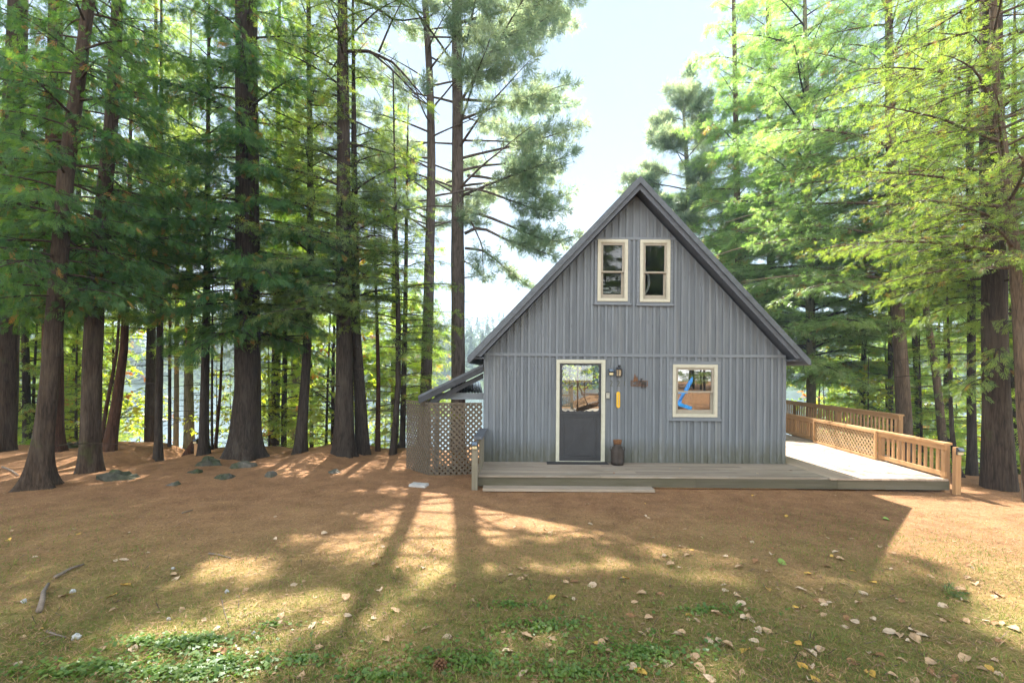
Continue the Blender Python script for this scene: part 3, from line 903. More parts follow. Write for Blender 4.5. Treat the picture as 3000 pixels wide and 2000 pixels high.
x0, z0, x1, z1 = on_wall(1390.5, 901, 1400, 915)
kb = thing('key_lockbox', 'small grey key lockbox with black rim beside the door frame', 'lockbox', ((x0 + x1) / 2, WY0 - .02, z0))
b_ = MB(); b_.box(x0, x1, WY0 - .03, WY0, z0, z1); b_.box(x0 + .01, x1 - .01, WY0 - .03, WY0, z1, z1 + .012); b_.build('case', M['black'], kb)
b_ = MB(); b_.box(x0 + .008, x1 - .008, WY0 - .042, WY0 - .0305, z0 + .006, z1 - .006); b_.build('lockbox_cover', M['grey_plastic'], kb)
b_ = MB(); b_.tube([((x0 + x1) / 2, WY0 - .05, z1 - .035), ((x0 + x1) / 2, WY0 - .0425, z1 - .035)], [.014, .014], 10); b_.build('dial', M['sash'], kb)

x0, z0, x1, z1 = on_wall(1415.3, 899, 1423.3, 936)
th = thing('thermometer', 'long yellow wall thermometer hanging below the lantern', 'thermometer', ((x0 + x1) / 2, WY0 - .03, z0))
b_ = MB(); xm = (x0 + x1) / 2; hw_ = (x1 - x0) / 2
pl = [(xm - hw_, z0 + .03), (xm - hw_ * .6, z0 + .004), (xm, z0), (xm + hw_ * .6, z0 + .004), (xm + hw_, z0 + .03), (xm + hw_, z1 - .03), (xm + hw_ * .6, z1 - .004), (xm, z1), (xm - hw_ * .6, z1 - .004), (xm - hw_, z1 - .03)]
b_.prism(pl, WY0 - .034, WY0 - .0245); b_.build('back_plate', M['yellow'], th)
b_ = MB(); b_.tube([(xm, WY0 - .037, z0 + .05), (xm, WY0 - .037, z1 - .06)], [.0045, .0045], 6); b_.lathe([(.004, 0), (.01, .008), (.004, .018)], (xm, WY0 - .038, z0 + .035), 8)
b_.build('tube', M['grey_plastic'], th)

def text_mesh(name, body, size, loc, mat, ext=.004, parent=None, align='LEFT', sx=1.0):
    cu_ = bpy.data.curves.new(name, 'FONT'); cu_.body = body; cu_.size = size; cu_.extrude = ext; cu_.align_x = align
    tmp = bpy.data.objects.new(name, cu_); C.objects.link(tmp)
    dg_ = bpy.context.evaluated_depsgraph_get()
    me_ = bpy.data.meshes.new_from_object(tmp.evaluated_get(dg_))
    bpy.data.objects.remove(tmp)
    M4 = Matrix.Translation(loc) @ Matrix.Rotation(R(90), 4, 'X') @ Matrix.Diagonal((sx, 1, 1, 1))
    me_.transform(M4)
    me_.materials.clear(); me_.materials.append(mat)
    return link(name, me_, parent)
for ch, xx, pos in (('2', 1398.6, 'nearest the door frame'), ('2', 1415.5, 'straight under the lantern'), ('0', 1432.0, 'farthest from the door frame')):
    x, z = F(xx, 886.2)
    tag(text_mesh('house_number', ch, .165, (x, WY0 - (.027 if xx < 1430 else .008), z), M['digit'], .004), 'tarnished metal house number %s %s' % (ch, pos), 'house number', 'house numbers below the lantern')

# rusty cut-out sign with trees and a moose
x0, z0, x1, z1 = on_wall(1448, 873.5, 1486.5, 886.5)
sg = thing('cabin_sign', 'rusty cut out metal sign with pine trees and a moose on the wall', 'sign', ((x0 + x1) / 2, WY0 - .03, z0))
b_ = MB(); y0, y1 = WY0 - .034, WY0 - .026
rect_frame(b_, x0, z0, x1, z1, .012, .012, .012, .012, y0, y1)
b_.build('sign_frame', M['rust'], sg)
text_mesh('sign_letters', 'CABIN', .125, ((x0 + x1) / 2, WY0 - .03, z0 + .016), M['rust'], .0035, sg, 'CENTER', .78)
b_ = MB()
def pine_sil(cx_, zb, h, wd, yy):
    n = 5
    L, Rr = [], []
    for i in range(n):
        zz = zb + h * i / n; ww = wd * (1 - i / n) 
        Rr += [(cx_ + ww / 2, zz), (cx_ + ww * .28, zz + h / n * .8)]
        L += [(cx_ - ww / 2, zz), (cx_ - ww * .28, zz + h / n * .8)]
    b_.prism(Rr + [(cx_, zb + h)] + L[::-1], yy, yy + .005)
pine_sil(x0 + .085, z1 - .012, .155, .085, y0 - .002)
pine_sil(x0 + .127, z1 - .012, .105, .06, y0 + .001)
b_.build('sign_trees', M['rust'], sg)
b_ = MB(); mx_, mz = x0 + .265, z1 - .07
b_.prism([(mx_ - .05, mz), (mx_ + .05, mz), (mx_ + .055, mz + .045), (mx_ + .01, mz + .06), (mx_ - .035, mz + .055)], y0 - .003, y0)
for k_ in (-.045, -.028, .028, .044): b_.box(mx_ + k_ - .007, mx_ + k_ + .007, y0 - .003, y0, mz - .085, mz + .005)
b_.prism([(mx_ - .05, mz + .03), (mx_ - .02, mz + .055), (mx_ - .045, mz + .085), (mx_ - .075, mz + .07), (mx_ - .08, mz + .05)], y0 - .004, y0 - .001)
b_.prism([(mx_ - .06, mz + .08), (mx_ - .03, mz + .085), (mx_ - .01, mz + .12), (mx_ - .03, mz + .11), (mx_ - .045, mz + .125), (mx_ - .055, mz + .105), (mx_ - .075, mz + .12)], y0 - .003, y0)
b_.build('sign_moose', M['can'], sg)

# milk can, mat
x0, z0, x1, z1 = on_wall(1402, 1012, 1434, 1069)
cy_ = 9.28
mcx = (x0 + x1) / 2 * cy_ / 9.5; DZ = 0.236
mc = thing('milk_can', 'dark rusty old milk can standing right of the door', 'milk can', (mcx, cy_, DZ))
b_ = MB(); k_ = (z1 - z0) / .52 * .97
b_.lathe([(.118, 0), (.128, .012), (.130, .05), (.132, .055), (.132, .06), (.130, .065), (.132, .26), (.126, .30), (.10, .35), (.079, .385), (.076, .40), (.074, .425)], (mcx, cy_, DZ), 28)
b_.build('can_body', M['can'], mc, True)
b_ = MB(); b_.lathe([(.0745, .42), (.08, .44), (.088, .49), (.088, .505), (.076, .505), (.07, .49), (.02, .487)], (mcx, cy_, DZ), 28); b_.build('can_lid', M['rust'], mc, True)
for s_ in (-1, 1):
    b_ = MB()
    b_.tube([(mcx + s_ * .09, cy_, DZ + .36), (mcx + s_ * .14, cy_, DZ + .37), (mcx + s_ * .15, cy_, DZ + .32), (mcx + s_ * .134, cy_, DZ + .28)], [.007] * 4, 6)
    b_.build('can_handle', M['can'], mc)
b_ = MB(); xa = F(1256, 1065)[0]; xb = F(1396, 1065)[0]
b_.box(xa * .985, xb * .985, 9.26, 9.465, DZ + .001, DZ + .018)
for i in range(12): b_.box(xa * .985 + .01, xb * .985 - .01, 9.27 + i * .0155, 9.278 + i * .0155, DZ + .018, DZ + .023)
tag(b_.build('door_mat', M['rubber']), 'flat black ribbed door mat in front of the entrance door', 'door mat')

# ------------------------------------------------------------------ decks and railings
def yfront(x): return 8.25 - 0.0085 * max(0, x - 1)
deck = thing('front_deck', 'low grey board deck in front of the cabin wrapping round its right side', 'deck', (3, 8.6, 0))
DXL = -0.66
b_ = MB()
nb = 9; bwid = (9.5 - 8.25 + .02) / nb
for i in range(nb):
    ya, yb_ = 8.23 + i * bwid, 8.23 + (i + 1) * bwid - .010
    xcur = DXL
    segs = [DXL, r2.uniform(1.0, 2.5), r2.uniform(3.2, 4.6), 5.75]
    for a, b in zip(segs[:-1], segs[1:]):
        b_.box(a + .002, b - .002, ya, min(yb_, 9.497), DZ - .032, DZ + r2.uniform(-.002, .002), r2.random())
b_.build('front_boards', M['deck'], deck)
RD = 0.12
def rail_x(y): return 7.87 + RD * (y - 8.2)
b_ = MB()
nb = 16
for i in range(nb):
    a0 = 5.752 + (7.86 - 5.752) * i / nb; a1 = 5.752 + (7.86 - 5.752) * (i + 1) / nb - .005
    t_ = r2.random()
    z_ = DZ + r2.uniform(-.002, .002)
    y0, y1 = 8.23 - .0085 * (a0 - 1) , 19.0
    s0_, s1_ = RD * (y1 - y0) * i / nb, RD * (y1 - y0) * (i + 1) / nb
    vs = [(a0, y0, z_ - .032), (a1, y0, z_ - .032), (a1 + s1_, y1, z_ - .032), (a0 + s0_, y1, z_ - .032), (a0, y0, z_), (a1, y0, z_), (a1 + s1_, y1, z_), (a0 + s0_, y1, z_)]
    b_.add(vs, [(0, 3, 2, 1), (4, 5, 6, 7), (0, 1, 5, 4), (1, 2, 6, 5), (2, 3, 7, 6), (3, 0, 4, 7)], t_)
b_.build('side_boards', M['deck_y'], deck)
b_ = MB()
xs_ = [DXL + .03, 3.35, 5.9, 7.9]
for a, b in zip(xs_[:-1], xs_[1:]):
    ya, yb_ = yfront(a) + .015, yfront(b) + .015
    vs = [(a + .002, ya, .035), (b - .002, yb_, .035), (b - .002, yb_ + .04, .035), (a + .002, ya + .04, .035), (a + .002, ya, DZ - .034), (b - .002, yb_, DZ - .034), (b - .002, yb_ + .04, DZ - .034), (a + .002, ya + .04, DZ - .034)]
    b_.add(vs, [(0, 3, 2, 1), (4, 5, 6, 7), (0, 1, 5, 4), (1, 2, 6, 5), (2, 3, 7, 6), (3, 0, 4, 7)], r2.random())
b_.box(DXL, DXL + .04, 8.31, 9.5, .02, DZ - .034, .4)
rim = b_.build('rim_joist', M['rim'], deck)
b_ = MB(); b_.box(2.6, 5.2, 8.32, 8.36, -.08, .034, .6); b_.build('foundation_board', M['rail'], deck)
b_ = MB()
b_.box(F(1110, 1115)[0] * 8.15 / 9.5, F(1498, 1115)[0] * 8.15 / 9.5, 7.98, 8.22, .015, .06, .9)
tag(b_.build('step_plank', M['deck']), 'long grey plank lying on the ground as a step along the deck', 'plank')

def railing(name, label, p0, p1, ztop, zbot, posts, bal, capw=.14, capm='rail', span=(0, 1), parent=None):
    """straight railing from p0 to p1 (x, y)"""
    a = Vector((p0[0], p0[1], 0)); b = Vector((p1[0], p1[1], 0)); d = (b - a); L = d.length; d.normalize()
    nrm = Vector((-d.y, d.x, 0))
    if parent is None:
        root = thing(name, label, 'railing', (p0[0], p0[1], 0))
    else:
        root = parent
    cp = MB(); cp.beam(a + Vector((0, 0, ztop - .019)), b + Vector((0, 0, ztop - .019)), capw, .038, .55); cp.build('cap_rail', M[capm], root)
    fr = MB(); fr.beam(a + nrm * .03 + Vector((0, 0, ztop - .085)), b + nrm * .03 + Vector((0, 0, ztop - .085)), .036, .09, .5); fr.build('top_rail', M[capm], root)
    br = MB(); br.beam(a + nrm * .03 + Vector((0, 0, zbot + .05)), b + nrm * .03 + Vector((0, 0, zbot + .05)), .036, .08, .45); br.build('bottom_rail', M[capm], root)
    for (t, zb) in posts:
        q = a + d * t; pm = MB(); pm.box(q.x - .044, q.x + .044, q.y - .044, q.y + .044, zb, ztop - .04, r2.random()); pm.build('post', M['rail_z'], root)
    for (t0, t1, step) in bal:
        t = t0
        while t < t1:
            q = a + d * t - nrm * .008 + Vector((r2.uniform(-.003, .003),) * 3) * 1
            bm_ = MB(); bm_.box(q.x - .019, q.x + .019, q.y - .019, q.y + .019, zbot + .005, ztop - .045, r2.random())
            bm_.build('baluster', M['rail_z'], root)
            t += step
    return root, a, d, nrm, L
RT = 0.885
p0 = (rail_x(8.2), 8.2); p1 = (rail_x(18.9), 18.9)
def lattice(mb, O, U, W, H, pitch, sw_, th, tint0=.5, two=True):
    """diagonal slats in the plane O + u*U + v*Z"""
    U = Vector(U).normalized(); Zv = Vector((0, 0, 1)); Nn = U.cross(Zv)
    st = pitch * math.sqrt(2)
    for lay, sg in ((0, 1), (1, -1)):
        c = -H if sg > 0 else 0
        c0 = -H
        c = c0
        while c < W + H:
            # line u = c + v (sg>0) or u = c + H - v
            pts_ = []
            if sg > 0:
                v0 = max(0, -c); v1 = min(H, W - c); f = lambda v: c + v
            else:
                v0 = max(0, c + H - W); v1 = min(H, c + H); f = lambda v: c + H - v
            if v1 - v0 > .01:
                o = Nn * (lay * th + .001 * lay)
                h = sw_ / math.sqrt(2)
                a = Vector(O) + U * f(v0) + Zv * v0 + o; b = Vector(O) + U * f(v1) + Zv * v1 + o
                mb.beam(a, b, th, sw_, tint0 + r2.uniform(-.3, .3), up=tuple(Nn.cross((b - a).normalized())))
            c += st
lower, a_, d_, n_r, L_ = railing('deck_railing', 'sunlit brown wooden railing along the right edge of the deck', p0, p1, RT, DZ + .03,
    [(.06, -.05), (1.75, .0), (4.35, .0), (7.2, .0), (10.4, .0)], [(.24, 1.68, .145), (4.5, 10.6, .125)])
lp = MB()
O = a_ + d_ * 1.83 - n_r * -.075 + Vector((0, 0, DZ + .06))
lattice(lp, O, d_, 2.45, .52, .085, .036, .008, .5)
lat_o = lp.build('lattice_panel', M['lattice_tan'], lower)
lf = MB()
for (u0, u1, v0, v1) in ((0, 2.45, -.05, 0), (0, 2.45, .52, .575), (-.05, 0, -.05, .575), (2.45, 2.5, -.05, .575)):
    q0 = O + d_ * u0 + n_r * .012; 
    Mx = Matrix((d_, n_r, Vector((0, 0, 1)))).transposed().to_4x4(); Mx.translation = O
    lf.box(u0, u1, -.012, .03, v0, v1, .6, Mx)
lf.build('lattice_frame', M['rail'], lat_o)
ex = MB(); qx, qy = rail_x(8.2) + .07, 8.12
ex.box(qx - .07, qx + .02, qy - .07, qy + .0, -.08, RT - .06, .55); ex.build('corner_post', M['rail_z'], lower)
solar_light(qx - .025, qy - .075, RT - .12, R(-6), 'black solar light on the corner post at the right end of the deck', .1, .13)

UT = 1.15
def urail_x(y): return 9.42 + RD * (y - 11.0)
railing('ramp_railing', 'higher wooden railing of the ramp beyond the deck railing', (urail_x(11.0), 11.0), (urail_x(19), 19), UT, .42,
        [(.05, -.9), (2.6, -.9), (5.2, -.9), (7.8, -.9)], [(.2, 7.9, .15)])
rp = MB()
rp.add([(rail_x(11) + .2, 11, .05), (urail_x(11), 11, .05), (urail_x(19), 19, .5), (rail_x(19) + .2, 19, .5), (rail_x(11) + .2, 11, 0.01), (urail_x(11), 11, 0.01), (urail_x(19), 19, .45), (rail_x(19) + .2, 19, .45)],
       [(0, 1, 2, 3), (7, 6, 5, 4), (0, 4, 5, 1), (1, 5, 6, 2), (2, 6, 7, 3), (3, 7, 4, 0)])
tag(rp.build('ramp', M['deck_y']), 'wooden ramp between the two railings right of the deck', 'ramp')

# short railing at the left end of the deck
lr = thing('end_railing', 'short weathered grey railing and post at the left end of the deck', 'railing', (-.7, 8.2, 0))
b_ = MB(); px = P(1091, 1060, 8.16).x
b_.box(px - .055, px + .05, 8.12, 8.22, -.05, .84, .5); b_.build('post', M['post_old'], lr)
b_ = MB(); b_.box(px + .02, px + .06, 8.22, 9.48, .845, .885, .3)
b_.add([(px - .03, 8.2, .93), (px + .13, 8.2, .93), (px + .15, 9.5, .93), (px - .02, 9.5, .93), (px - .03, 8.2, .89), (px + .13, 8.2, .89), (px + .15, 9.5, .89), (px - .02, 9.5, .89)],
       [(0, 1, 2, 3), (7, 6, 5, 4), (0, 4, 5, 1), (1, 5, 6, 2), (2, 6, 7, 3), (3, 7, 4, 0)], .3)
b_.build('cap_rail', M['fascia'], lr)
for i in range(9):
    b_ = MB(); yy = 8.3 + i * .135
    b_.box(px + .06, px + .085, yy, yy + .085, .1, .88, r2.random()); b_.build('baluster', M['post_old'], lr)
solar_light(px - .003, 8.115, .80, 0, 'black solar light on the post at the left end of the deck', .1, .13)

# lattice screen
lsn = thing('lattice_screen', 'weathered grey lattice screen left of the cabin under the lean to', 'lattice screen', (-1.7, 9.4, 0))
A0 = Vector((-1.70, 9.38, 0)); A1 = Vector((-.62, 9.46, 0)); A2 = Vector((-2.36, 10.25, 0))
for (pa, pb) in ((A0, A1), (A2, A0)):
    lb = MB(); zb_ = gzf(pa.x, pa.y) - .03
    lattice(lb, (pa.x, pa.y, zb_), pb - pa, (pb - pa).length, 1.5, .081, .044, .009, .5)
    lb.build('lattice_panel', M['lattice_grey'], lsn)
b_ = MB(); b_.beam(A0 + Vector((0, -.02, 1.45)), A1 + Vector((0, -.02, 1.45)), .02, .035); b_.beam(A2 + Vector((-.02, -.02, 1.45)), A0 + Vector((-.02, -.02, 1.45)), .02, .035)
b_.box(-1.735, -1.695, 9.4, 9.44, -.1, 1.44); b_.build('screen_frame', M['lattice_grey'], lsn)

# lean-to roof beside the cabin
lt = thing('lean_to', 'small lean to with a shed roof against the left side of the cabin', 'lean-to', (-1.3, 9.6, 0))
za, zb_ = P(1108, 836, 9.45), P(960, 908, 9.4)
zt_, zl_ = za.z, zb_.z; xr, xl = WX0 - .03, zb_.x
b_ = MB()
b_.prism([(xl, zl_ - .05), (xr, zt_ - .05), (xr, zt_), (xl, zl_)], 9.42, 12.6, .5)
leanroof = b_.build('lean_to_roof', M['roof'], lt)
b_ = MB()
b_.prism([(xl + .02, zl_ - .17), (xr, zt_ - .17), (xr, zt_ - .052), (xl + .0, zl_ - .052)], 9.40, 9.44, .5)
b_.prism([(xl + .3, zl_ - .17), (xr, zt_ - .30), (xr, zt_ - .19), (xl + .2, zl_ - .11)], 9.5, 9.54, .5)
b_.build('rafter', M['leanto'], leanroof)
b_ = MB(); q_ = P(1004, 900, 9.7); b_.box(q_.x - .05, q_.x + .05, 9.65, 9.75, -.05, q_.z + .12, .5); b_.build('post', M['siding_trim'], lt)
b_ = MB(); b_.box(q_.x + .05, xr, 9.66, 9.70, 1.52, 1.66, .6); b_.build('beam', M['siding_trim'], lt)
b_ = MB()
nn = 34
x_a, x_b = -1.35, WX0 - .05
vs, fs = [], []
for i in range(nn + 1):
    x = x_a + (x_b - x_a) * i / nn
    dz = .014 * math.sin(i * math.pi / 1.5)
    vs += [(x, 9.75, 1.66 + dz), (x - .25, 12.4, 1.86 + dz)]
for i in range(nn): fs.append((2 * i, 2 * i + 2, 2 * i + 3, 2 * i + 1))
b_.add(vs, fs); b_.build('corrugated_sheet', M['corrugated'], lt)

# deck behind the cabin, seen through the door
bd = thing('back_deck', 'pale back deck and railing seen through the glass of the front door', 'deck', (2.5, 18.5, 0))
b_ = MB(); b_.box(-.5, 6.0, 17.75, 20.5, .42, .5, .5); b_.build('back_boards', M['deck_y'], bd)
b_ = MB()
b_.box(-.5, 2.72, 20.36, 20.5, 1.49, 1.53); b_.box(-.5, 2.72, 20.4, 20.44, 1.06, 1.13); b_.box(-.5, 2.72, 20.4, 20.44, .58, .64)
b_.box(2.64, 2.74, 20.36, 20.46, .5, 1.6)
b_.build('back_rail', M['white'], bd)
for i in range(20):
    b_ = MB(); xx = 1.2 + i * .078
    b_.box(xx, xx + .03, 20.38, 20.41, .62, 1.09); b_.build('baluster', M['white'], bd)
for i in range(5):
    b_ = MB(); xx = 1.3 + i * .31
    b_.box(xx, xx + .045, 20.38, 20.42, 1.13, 1.49); b_.build('baluster', M['white'], bd)
b_ = MB(); b_.box(-.4, -.3, 17.8, 20.4, -1.5, .42); b_.box(5.9, 6.0, 20.3, 20.4, -1.0, .42); b_.box(2.6, 2.7, 20.3, 20.4, -1.0, .42); b_.build('support_post', M['rail_z'], bd)

def adirondack(name, label, mat, loc, rz, sc=1.0):
    t = thing(name, label, 'chair', loc); t.rotation_euler = (0, 0, rz); t.scale = (sc, sc, sc)
    def add(mb, nm):
        o = mb.build(nm, mat); o.parent = t; return o
    s_ = MB()
    for i in range(6):
        f = i / 5.0
        s_.box(-.26, .26, -.30 + .085 * i, -.30 + .085 * i + .075, .36 - .12 * f, .38 - .12 * f)
    add(s_, 'seat')
    b_ = MB()
    for i in range(5):
        x = -.22 + .11 * i
        h = 1.0 - .06 * (i - 2) ** 2 * .6
        b_.beam((x * .8, .16, .24), (x * 1.15, .16 + .42 * h, .24 + .86 * h), .095, .02, up=(0, 1, 0))
    b_.box(-.25, .25, .33, .36, .56, .62)
    add(b_, 'backrest')
    for sx in (-1, 1):
        a_ = MB(); a_.box(sx * .33 - .065, sx * .33 + .065, -.36, .36, .55, .575); add(a_, 'arm')
        l_ = MB(); l_.box(sx * .29 - .015, sx * .29 + .015, -.33, -.23, 0, .55); add(l_, 'leg')
        l_ = MB(); l_.beam((sx * .27, -.32, .33), (sx * .27, .52, .03), .03, .12); add(l_, 'leg')
    return t
ch = P(1362, 943, 18.7)
adirondack('adirondack_chair', 'dark wooden slatted chair on the back deck seen through the door glass', M['chair_wood'], (ch.x, 18.7, .5), R(80), 1.3)
adirondack('blue_chair', 'bright blue slatted lawn chair mirrored in the ground floor window', M['blue'], (7.42, -1.7, gzf(7.42, -1.7)), R(-80), 1.3)

# ------------------------------------------------------------------ foliage
def rhomb(cx, cy, ang, L, W, z0=0.0, z1=0.0):
    """leaf-like quad from (cx, cy) along ang"""
    c, s = math.cos(ang), math.sin(ang)
    def p(u, v, z): return (cx + u * c - v * s, cy + u * s + v * c, z)
    return [p(0, 0, z0), p(L * .45, -W / 2, (z0 + z1) / 2), p(L, 0, z1), p(L * .45, W / 2, (z0 + z1) / 2)]

def tmpl(quads):
    v = np.array([p for q_ in quads for p in q_], float)
    f = np.arange(len(v)).reshape(-1, 4)
    return v, f
def t_hemlock(seed):
    r_ = random.Random(seed)
    q_ = [rhomb(0, 0, 0, 1.0, .03, 0, -.10)]
    for i in range(9):
        u = .03 + .105 * i + r_.uniform(-.02, .02)
        for s_ in (-1, 1):
            L = .46 * (1 - u * .70) * r_.uniform(.6, 1.25)
            a = s_ * (R(55) - .05 * i + r_.uniform(-.35, .35))
            q_.append(rhomb(u, r_.uniform(-.03, .03), a, L, r_.uniform(.035, .06), -.05 * u + r_.uniform(-.05, .05), r_.uniform(-.28, .10)))
    return tmpl(q_)
def t_cedar(seed):
    r_ = random.Random(seed)
    q_ = [rhomb(0, 0, 0, 1.0, .03, 0, -.25)]
    for i in range(7):
        u = .02 + .125 * i + r_.uniform(-.03, .03)
        for s_ in (-1, 1):
            L = .58 * (1 - u * .6) * r_.uniform(.6, 1.2)
            a = s_ * (R(36) - .03 * i + r_.uniform(-.22, .22))
            z0 = -.25 * u + r_.uniform(-.04, .04)
            q_.append(rhomb(u, 0, a, L, r_.uniform(.035, .055), z0, z0 - r_.uniform(.0, .30) * L))
            if i < 5:
                k_ = r_.uniform(.3, .55)
                q_.append(rhomb(u + L * k_ * math.cos(a), L * k_ * math.sin(a), a * r_.uniform(-.2, .9), L * .6, r_.uniform(.03, .045), z0 - .08 * L, z0 - r_.uniform(.05, .45) * L))
    return tmpl(q_)
def t_pine(seed):
    r_ = random.Random(seed)
    q_ = []
    for i in range(24):
        th_ = r_.uniform(0, 2 * math.pi); el = R(r_.uniform(15, 80))
        L = r_.uniform(.4, .75); u0 = r_.uniform(0, .6)
        d = Vector((math.cos(el), math.sin(el) * math.cos(th_), math.sin(el) * math.sin(th_)))
        n = d.cross(Vector((0.3, .5, .8))).normalized() * .024
        a = Vector((u0, 0, 0)); b = a + d * L; m_ = a + d * L * .5
        q_.append([tuple(a), tuple(m_ - n), tuple(b), tuple(m_ + n)])
    return tmpl(q_)
def t_broad(seed):
    r_ = random.Random(seed)
    q_ = []
    for i in range(9):
        u = r_.uniform(0, .8); a = r_.uniform(-1.3, 1.3)
        q_.append(rhomb(u, r_.uniform(-.1, .1), a, r_.uniform(.24, .36), r_.uniform(.16, .22), r_.uniform(-.1, .1), r_.uniform(-.25, .05)))
    return tmpl(q_)
TM = {'hemlock': [t_hemlock(i) for i in range(6)], 'cedar': [t_cedar(i) for i in range(6)], 'pine': [t_pine(i) for i in range(6)], 'broad': [t_broad(i) for i in range(5)]}

def spray_mesh(name, T, pos, ax, nr, sc, tint, mat, lm=None, lmat=None):
    tf = T[0][1]; tvs = np.stack([t_[0] for t_ in T])
    var = np.random.RandomState(len(pos)).randint(0, len(T), len(pos))
    tv = tvs[var]
    ax = ax / np.linalg.norm(ax, axis=1, keepdims=True)
    lat = np.cross(nr, ax); lat /= np.linalg.norm(lat, axis=1, keepdims=True)
    n2 = np.cross(ax, lat)
    n, k = len(pos), tv.shape[1]
    v = pos[:, None, :] + sc[:, None, None] * (tv[:, :, 0:1] * ax[:, None, :] + tv[:, :, 1:2] * lat[:, None, :] + tv[:, :, 2:3] * n2[:, None, :])
    q_ = (np.arange(n) * k)[:, None, None] + tf[None]
    tt = np.repeat(tint, k)
    v, q_ = v.reshape(-1, 3), q_.reshape(-1, 4)
    nl = len(q_)
    if lm is not None and lm.f:
        q_ = np.concatenate([q_, np.array(lm.f, int) + len(v)]); v = np.concatenate([v, np.array(lm.v)]); tt = np.concatenate([tt, np.array(lm.t)])
    me_ = npmesh(name, v, q_, mat, tt)
    if lm is not None and lm.f:
        me_.materials.append(lmat)
        mi = np.zeros(len(q_), np.int32); mi[nl:] = 1
        me_.polygons.foreach_set('material_index', mi)
        me_.polygons.foreach_set('use_smooth', mi > 0)
    return me_

# where the sun reaches the ground through gaps between the crowns: (x, y, rx, ry, strength) in metres
def lit_spots():
    out = []
    spec = [(1030, 1185, 150, 24), (860, 1185, 60, 12), (880, 1252, 130, 13), (750, 1244, 80, 9), (545, 1300, 75, 16), (530, 1322, 50, 8), (1060, 1232, 90, 14),
            (1150, 1175, 55, 22), (1240, 1210, 60, 12), (700, 1392, 170, 20), (480, 1490, 150, 34), (850, 1402, 70, 14), (620, 1440, 110, 20), (840, 1500, 70, 18), (700, 1545, 120, 20),
            (1680, 1275, 50, 6), (1520, 1262, 50, 6), (30, 1085, 60, 18), (290, 1107, 75, 9), (185, 1062, 40, 20), (760, 1088, 70, 9), (850, 1062, 60, 14), (460, 1066, 50, 7), (180, 1108, 60, 9),
            (950, 1130, 110, 10), (960, 1350, 130, 12), (1300, 1440, 120, 14), (1280, 1300, 120, 10), (1180, 1540, 100, 16), (1600, 1330, 100, 8), (640, 1085, 50, 6)]
    return np.array(spec, float)
SPOT = lit_spots()
STRONG = [(885, 1254, 120, 15), (1010, 1294, 75, 12), (860, 1186, 50, 10), (300, 1108, 60, 9), (40, 1088, 45, 14), (455, 1508, 165, 44), (1030, 1192, 110, 24), (545, 1302, 66, 17), (720, 1388, 120, 15), (1120, 1182, 40, 18)]
def carve(p):
    """True where a spray at p lets the sun onto a patch of ground that is sunlit"""
    gxx = p[:, 0] + SHX * (p[:, 2] - .1); gyy = p[:, 1] + SHY * (p[:, 2] - .1)
    gzz = gz(gxx, gyy)
    gxx = p[:, 0] + SHX * (p[:, 2] - gzz); gyy = p[:, 1] + SHY * (p[:, 2] - gzz)
    gzz = gz(gxx, gyy)
    ok = (gyy > 1.5) & (gyy < 16)
    yy = np.where(ok, gyy, 5)
    dx = PPX + FD * gxx / yy; dy = PPY + FD * (CAMZ - gzz) / yy
    nzv = wob(gxx, gyy, 3.2, 8, 0) * .9 + wob(gxx, gyy, 8.0, 8, 10) * .7
    hit = np.zeros(len(p), bool)
    for (a, b, rx, ry) in SPOT:
        rx, ry = rx * 1.15 + 10, ry * 1.15 + 7
        hit |= (((dx - a) / rx) ** 2 + ((dy - b) / ry) ** 2 + nzv * 1.5) < 1.0
    for (a, b, rx, ry) in STRONG:
        hit |= (((dx - a) / (rx + FD * .2 / yy)) ** 2 + ((dy - b) / (ry + FD * .4 / yy ** 2)) ** 2 + nzv * (.35 if b > 1250 else 1.5)) < 1.0
    # the open ground right of the cabin, and its deck
    hit |= (dx > 2030) & (dx < 2420) & (dy > 1150 + wob(gxx, gyy, 2.0, 6, 3) * 14) & (dy < 1262 + (dx - 2030) * .05 + nzv * 10)
    hit |= (gxx > 6.0) & (gxx < 8.6) & (gyy > 8.0) & (gyy < 12.5) & (nzv > -.55)
    return hit & ok

SP = {
    # elev at base, elev at tip, twig spacing, twig length factor, spray spacing, spray scale, template, droop of sprays
    'cedar': dict(e0=R(2), e1=R(-32), ts=.07, tl=.44, ps=.058, sc=(.14, .27), T='cedar', droop=1.0, flat=1.0, t0=.22),
    'hemlock': dict(e0=R(8), e1=R(-18), ts=.095, tl=.42, ps=.075, sc=(.13, .26), T='hemlock', droop=.6, flat=.8, t0=.16),
    'pine': dict(e0=R(12), e1=R(8), ts=.09, tl=.44, ps=.072, sc=(.18, .30), T='pine', droop=-.35, flat=.8, t0=.42),
    'broad': dict(e0=R(35), e1=R(5), ts=.25, tl=.40, ps=.22, sc=(.30, .50), T='broad', droop=.2, flat=.6, t0=.25),
}

def limb(rs, p0, az, e0, e1, L, bend=.5, n=7):
    pts = [p0]; p = np.array(p0, float)
    a = az
    for i in range(n):
        f = (i + .5) / n
        e = e0 + (e1 - e0) * f
        a += rs.uniform(-.09, .09)
        d = np.array([math.sin(a) * math.cos(e), math.cos(a) * math.cos(e), math.sin(e)])
        p = p + d * L / n
        pts.append(p.copy())
    return np.array(pts)

